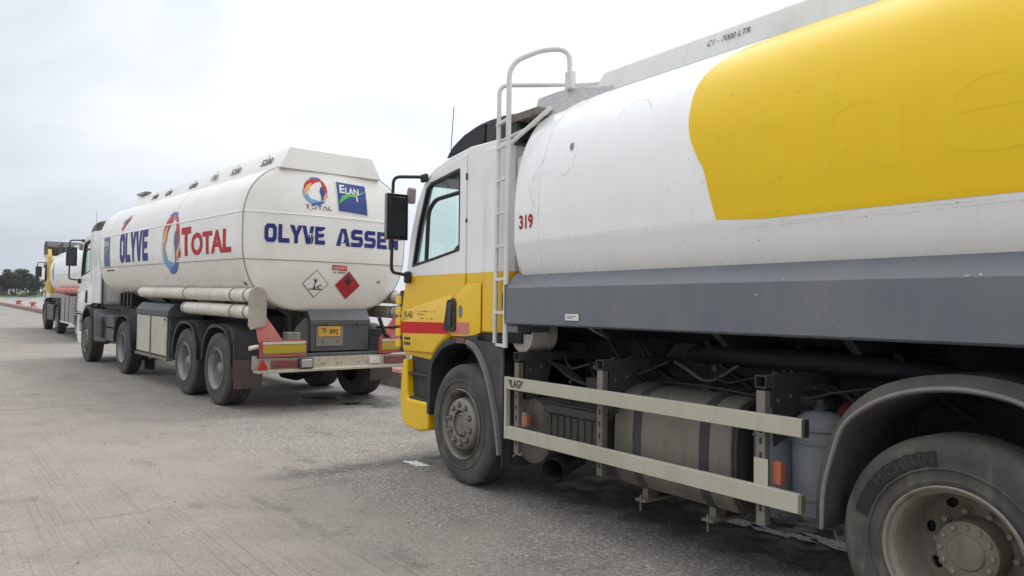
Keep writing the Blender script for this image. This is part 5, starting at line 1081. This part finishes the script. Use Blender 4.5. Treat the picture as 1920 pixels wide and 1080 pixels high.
MB().lathe([(.001, 0), (.48, 0), (.5, .06), (.001, .09)], (DX + .3, -1.25, 1.10), 'z', 24).obj('fifth_wheel', M['chassis'], tc_)
MB().prism([(6.9, 1.2), (7.45, 1.2), (7.45, 1.6), (7.1, 1.5)], -.9, -1.6).obj('gearbox_cover', M['chassis'], tc_)
for k in range(4): MB().tube(crom([(7.5, -.5 - k * .14, 1.7), (7.1, -.5 - k * .15, 1.25), (6.6, -.6 - k * .15, 1.35), (6.2, -.8 - k * .1, 1.5)], 5), .018, 6).obj('air_hose', M['blackm'], tc_)
MB().tube([(7.58, -.16, 2.0), (7.56, -.14, 1.95), (7.56, -.14, 1.2)], .018, 8).obj('grab_handle', M['blackm'], tc_)
MB().lathe([(.001, 0), (.14, 0), (.14, -.3), (.001, -.3)], (7.0, -.22, .60), 'y', 24).obj('air_reservoir', M['whitedirty'], tc_)
B(7.58, 7.60, -.25, -2.25, 1.36, 1.9).obj('rear_wall_panel', M['cab2'], tc_, .01)
for k in range(9): MB().tube([(9.92, -.02, 1.0 + k * .055), (9.92, -.14, 1.0 + k * .055)], .008, 5).obj('step_rung', M['chrome'], tc_)

# ================================================================== LORRY 3: the far tanker with the yellow cab
t3 = thing('tanker_truck', 'far tanker lorry with yellow and white cab, dark roof deflector and pink side tubes', 'tanker truck', (-16.85, 28.1, 0), (0, 0, R(90 + 37.5)))
FX3 = 4.2
c3 = make_cab(t3, M['cab3'], xr=-.75, ox=FX3 + .15, deflector=False, bump_mat=M['chassis'])
# high yellow rear post, roof spoiler and side wing
MB().prism([(3.05, 1.40), (3.10, 2.9), (3.5, 3.35), (4.7, 3.42), (5.0, 3.0), (4.3, 2.9), (3.6, 2.6), (3.3, 1.4)], -.06, -.20).obj('side_wing', M['cab3'], c3, .02).matrix_local = Matrix.Translation((-FX3 + .65, 0, .10))
MB().prism([(4.45, 3.0), (4.75, 3.2), (4.72, 3.5), (4.4, 3.62), (3.9, 3.58), (3.4, 3.35), (3.4, 3.0)], -.05, -2.35).obj('roof_deflector', M['fender'], c3, .05, 3).matrix_local = Matrix.Translation((-FX3 + .65, 0, .10))
MB().prism([(3.5, 3.35), (2.5, 3.38), (2.0, 3.45), (2.1, 3.0), (3.0, 2.9)], -.40, -.44).obj('roof_fin', M['fender'], c3).matrix_local = Matrix.Translation((-FX3 + .65, 0, .10))
TK3 = Tank([(-1.27, 1.35), (-.9, 1.37), (-.5, 1.47), (-.2, 1.66), (-.04, 1.95), (.0, 2.3), (-.03, 2.6), (-.12, 2.86), (-.3, 3.06), (-.6, 3.2), (-.95, 3.27), (-1.27, 3.29)], -1.27, -5.6, 2.8, .22)
TK3.mesh(20).obj('tank', M['tank1'], t3, 0, smooth=60)
B(-5.3, 2.2, -.75, -1.8, 3.2, 3.42).obj('catwalk_housing', M['white'], t3, .01)
polys('diamond_mark', [[(-1.95, 2.35), (-1.72, 2.72), (-1.5, 2.35), (-1.72, 1.95)]], M['greyink'], t3, lambda u, v: (-u, TK3.side(v) + .006, v)); polys('diamond_mark', [[(-1.85, 2.35), (-1.72, 2.6), (-1.6, 2.35), (-1.72, 2.05)]], M['pinktube'], t3, lambda u, v: (-u, TK3.side(v) + .009, v))
for xa, xb in ((-2.3, 1.0), (-5.6, -2.35)):
    MB().lathe([(.001, xa), (.11, xa), (.11, xb - .02), (.08, xb), (.001, xb)], (0, -.08, 1.62), 'x', 18).obj('side_tube', M['pinktube'], t3)
    MB().lathe([(.001, xa), (.11, xa), (.11, xb - .02), (.08, xb), (.001, xb)], (0, -.30, 1.66), 'x', 18).obj('side_tube', M['pinktube'], t3)
for x_, kd in ((FX3, 'front'), (.4, 'trailer'), (-4.6, 'trailer')):
    w_ = make_wheel('wheel', t3, (x_, 0, .52), kd, .52, .30, M['tyre2'], M['rim'] if kd == 'front' else M['rim2'], detail=False); dup(w_, t3, (x_, -2.5, .52), (0, 0, math.pi)); axle(t3, x_, .5)
arch([(.4 + a, b) for a, b in ((-.62, .6), (-.58, .9), (-.35, 1.12), (0, 1.17), (.35, 1.12), (.58, .9), (.66, .6))], .02, -.6, -.06).obj('mudguard', M['fender'], t3)
arch([(FX3 - .62, .5), (FX3 - .58, .9), (FX3 - .35, 1.12), (FX3, 1.17)], .02, -.5, -.06).obj('mudguard', M['fender'], t3)
B(3.4, 1.5, .0, -.5, .45, 1.05).obj('step_box', M['greybox'], t3, .02)
B(-.75, -3.9, .0, -.5, .52, 1.42).obj('side_locker', paint('grey_locker_paint', (.30, .29, .275), .5, .5, (.2, .18, .15)), t3, .02)
for x_ in (-1.8, -2.8): B(x_, x_ - .05, .002, .012, .54, 1.4).obj('locker_door_gap', M['blackm'], t3)
B(-3.9, -.75, .02, -.1, .48, .53).obj('locker_sill', M['white'], t3)
m = MB()
for y in (-.85, -1.65): m.box(-5.6, 5.2, y - .05, y + .05, .85, 1.15)
m.box(-5.2, 2.2, -.5, -2.0, 1.15, 1.36).obj('chassis_frame', M['chassis'], t3)
B(2.5, 1.0, -.2, -2.2, 1.05, 1.32).obj('pump_bay', M['chassis'], t3)

# ------------------------------------------------------------------ small things on the deck
s = NT('puddle_water'); s.bump(s.noise(45, 4, .6), .35, .01); M['puddle'] = s.fin((.05, .05, .05), .10, 0, .9)
s = NT('puddle_painted_glint'); f = s.noise(38, 5, .7); s.bump(f, .6, .01); M['glint'] = s.fin(s.mix(s.ss(f, .36, .52), (.06, .06, .06), (.70, .70, .69)), .22, 0, .8)  # pale flecks painted into the colour for sky reflected in the puddles
M['damp'] = NT('oily_damp').fin((.03, .03, .03), .35, 0, .4)
def puddle(cx, cy, rx, ry, ang, label, seed, m_=None, z=.004):
    rs = random.Random(seed); n = 44; ph = [rs.uniform(0, 6.28) for _ in range(6)]
    pts = []
    for k in range(n):
        a = 2 * math.pi * k / n; r = 1 + sum(.22 / (j + 1) ** .6 * math.sin((j * 2 + 2) * a + ph[j]) for j in range(6)); x, y = rx * r * math.cos(a), ry * r * math.sin(a)
        pts.append((x * math.cos(ang) - y * math.sin(ang), x * math.sin(ang) + y * math.cos(ang), 0))
    o = MB().add(pts, [tuple(range(n))]).obj('puddle', m_ or M['puddle'], smooth=0); o.location = (cx, cy, z); tag(o, label, 'puddle', 'small puddles under and beside the lorries'); return o
ta = R(90 + 35)
puddle(-.90, 7.36, .13, .08, ta, 'small pale puddle on the ground left of the near front tyre', 1, M['glint'])
puddle(1.70, 5.60, .17, .075, ta, 'first small shiny puddle under the beige lower rail end', 2, M['glint'])
puddle(1.86, 5.40, .13, .07, ta, 'second shiny puddle right of the first under the near lorry', 3, M['glint'])
puddle(2.03, 5.25, .11, .06, ta, 'round shiny puddle in the middle of the row under the near lorry', 4, M['glint'])
puddle(2.22, 5.10, .28, .075, ta, 'long shiny puddle beside the near rear tyre', 5, M['glint'])
puddle(-2.42, 11.36, .22, .12, R(20), 'dark oil puddle behind the right rear wheel of the semi-trailer', 6)
puddle(-3.0, 11.9, .25, .12, R(20), 'thin dark puddle between the rear wheels of the semi-trailer', 7)
puddle(.62, 6.55, .14, .09, ta, 'dark damp spot below the near exhaust pipe', 8, M['damp'])

s = NT('loose_grit'); M['grit'] = s.fin(s.mix(s.ss(s.noise(9, 2, .5), .4, .6), (.10, .095, .09), (.38, .35, .31)), .9)
rs = random.Random(3); vs = []; fs = []
for _ in range(1400):
    d = rs.uniform(3.2, 15); a = rs.uniform(-.62, .35); p = Vector((math.sin(a) * d, math.cos(a) * d, 0)); r = rs.uniform(.003, .009) * rs.uniform(.6, 1.5)
    if rs.random() < .5: p += Vector((rs.gauss(0, .1), rs.gauss(0, .1), 0))
    o = len(vs); q = rs.uniform(0, 6.28)
    vs += [p + Vector((math.cos(q + k * 1.57) * r * rs.uniform(.6, 1.3), math.sin(q + k * 1.57) * r * rs.uniform(.6, 1.3), 0)) for k in range(4)] + [p + Vector((0, 0, r * .7))]
    fs += [(o, o + 1, o + 4), (o + 1, o + 2, o + 4), (o + 2, o + 3, o + 4), (o + 3, o, o + 4)]
tag(MB().add(vs, fs).obj('gravel', M['grit'], smooth=0), 'loose grit scattered over the quay deck', None, kind='stuff')
# more plumbing under the near lorry
rs = random.Random(21)
for k in range(9):
    x0 = -.85 - k * .30; y0 = -.42 - rs.uniform(0, .25); z0 = rs.uniform(1.02, 1.22)
    MB().tube(crom([(x0, y0, z0), (x0 - .12, y0 + .03, z0 - rs.uniform(.02, .14)), (x0 - .28, y0 - .02, z0 - rs.uniform(.0, .12)), (x0 - .45, y0 - .1, z0 + rs.uniform(-.05, .06))], 4), rs.choice((.007, .010, .014)), 6).obj('hose', M[rs.choice(('blackm', 'dust', 'greybox'))], t1)
for x_, y_, z_, a, b, c_ in ((-1.18, -.50, 1.04, .10, .10, .09), (-1.58, -.62, 1.08, .12, .10, .10), (-2.15, -.70, 1.10, .16, .12, .08), (-2.75, -.66, 1.12, .10, .08, .12)):
    B(x_, x_ - a, y_, y_ - b, z_, z_ + c_).obj('valve_block', M['dust'], t1, .01); MB().tube([(x_ - a / 2, y_ + .005, z_ + c_ / 2), (x_ - a / 2, y_ + .05, z_ + c_ / 2)], .018, 8).obj('union_nut', M['tan'], t1)
for x_ in (-.95, -1.6, -2.3, -2.95): MB().tube([(x_, -.455, .95), (x_, -.44, .95)], .016, 6).obj('rail_bolt', M['tan'], t1)
B(-1.0, -3.5, -.805, -.80, .80, 1.03).obj('rail_web', M['bluechassis'], t1)
MB().tube([(-3.45, -.1, .44), (-3.46, -.11, .40)], .006, 5).tube([(-3.46, -.11, .40), (-3.48, -.10, .37), (-3.46, -.09, .36)], .004, 5).obj('drain_hook', M['tan'], t1)
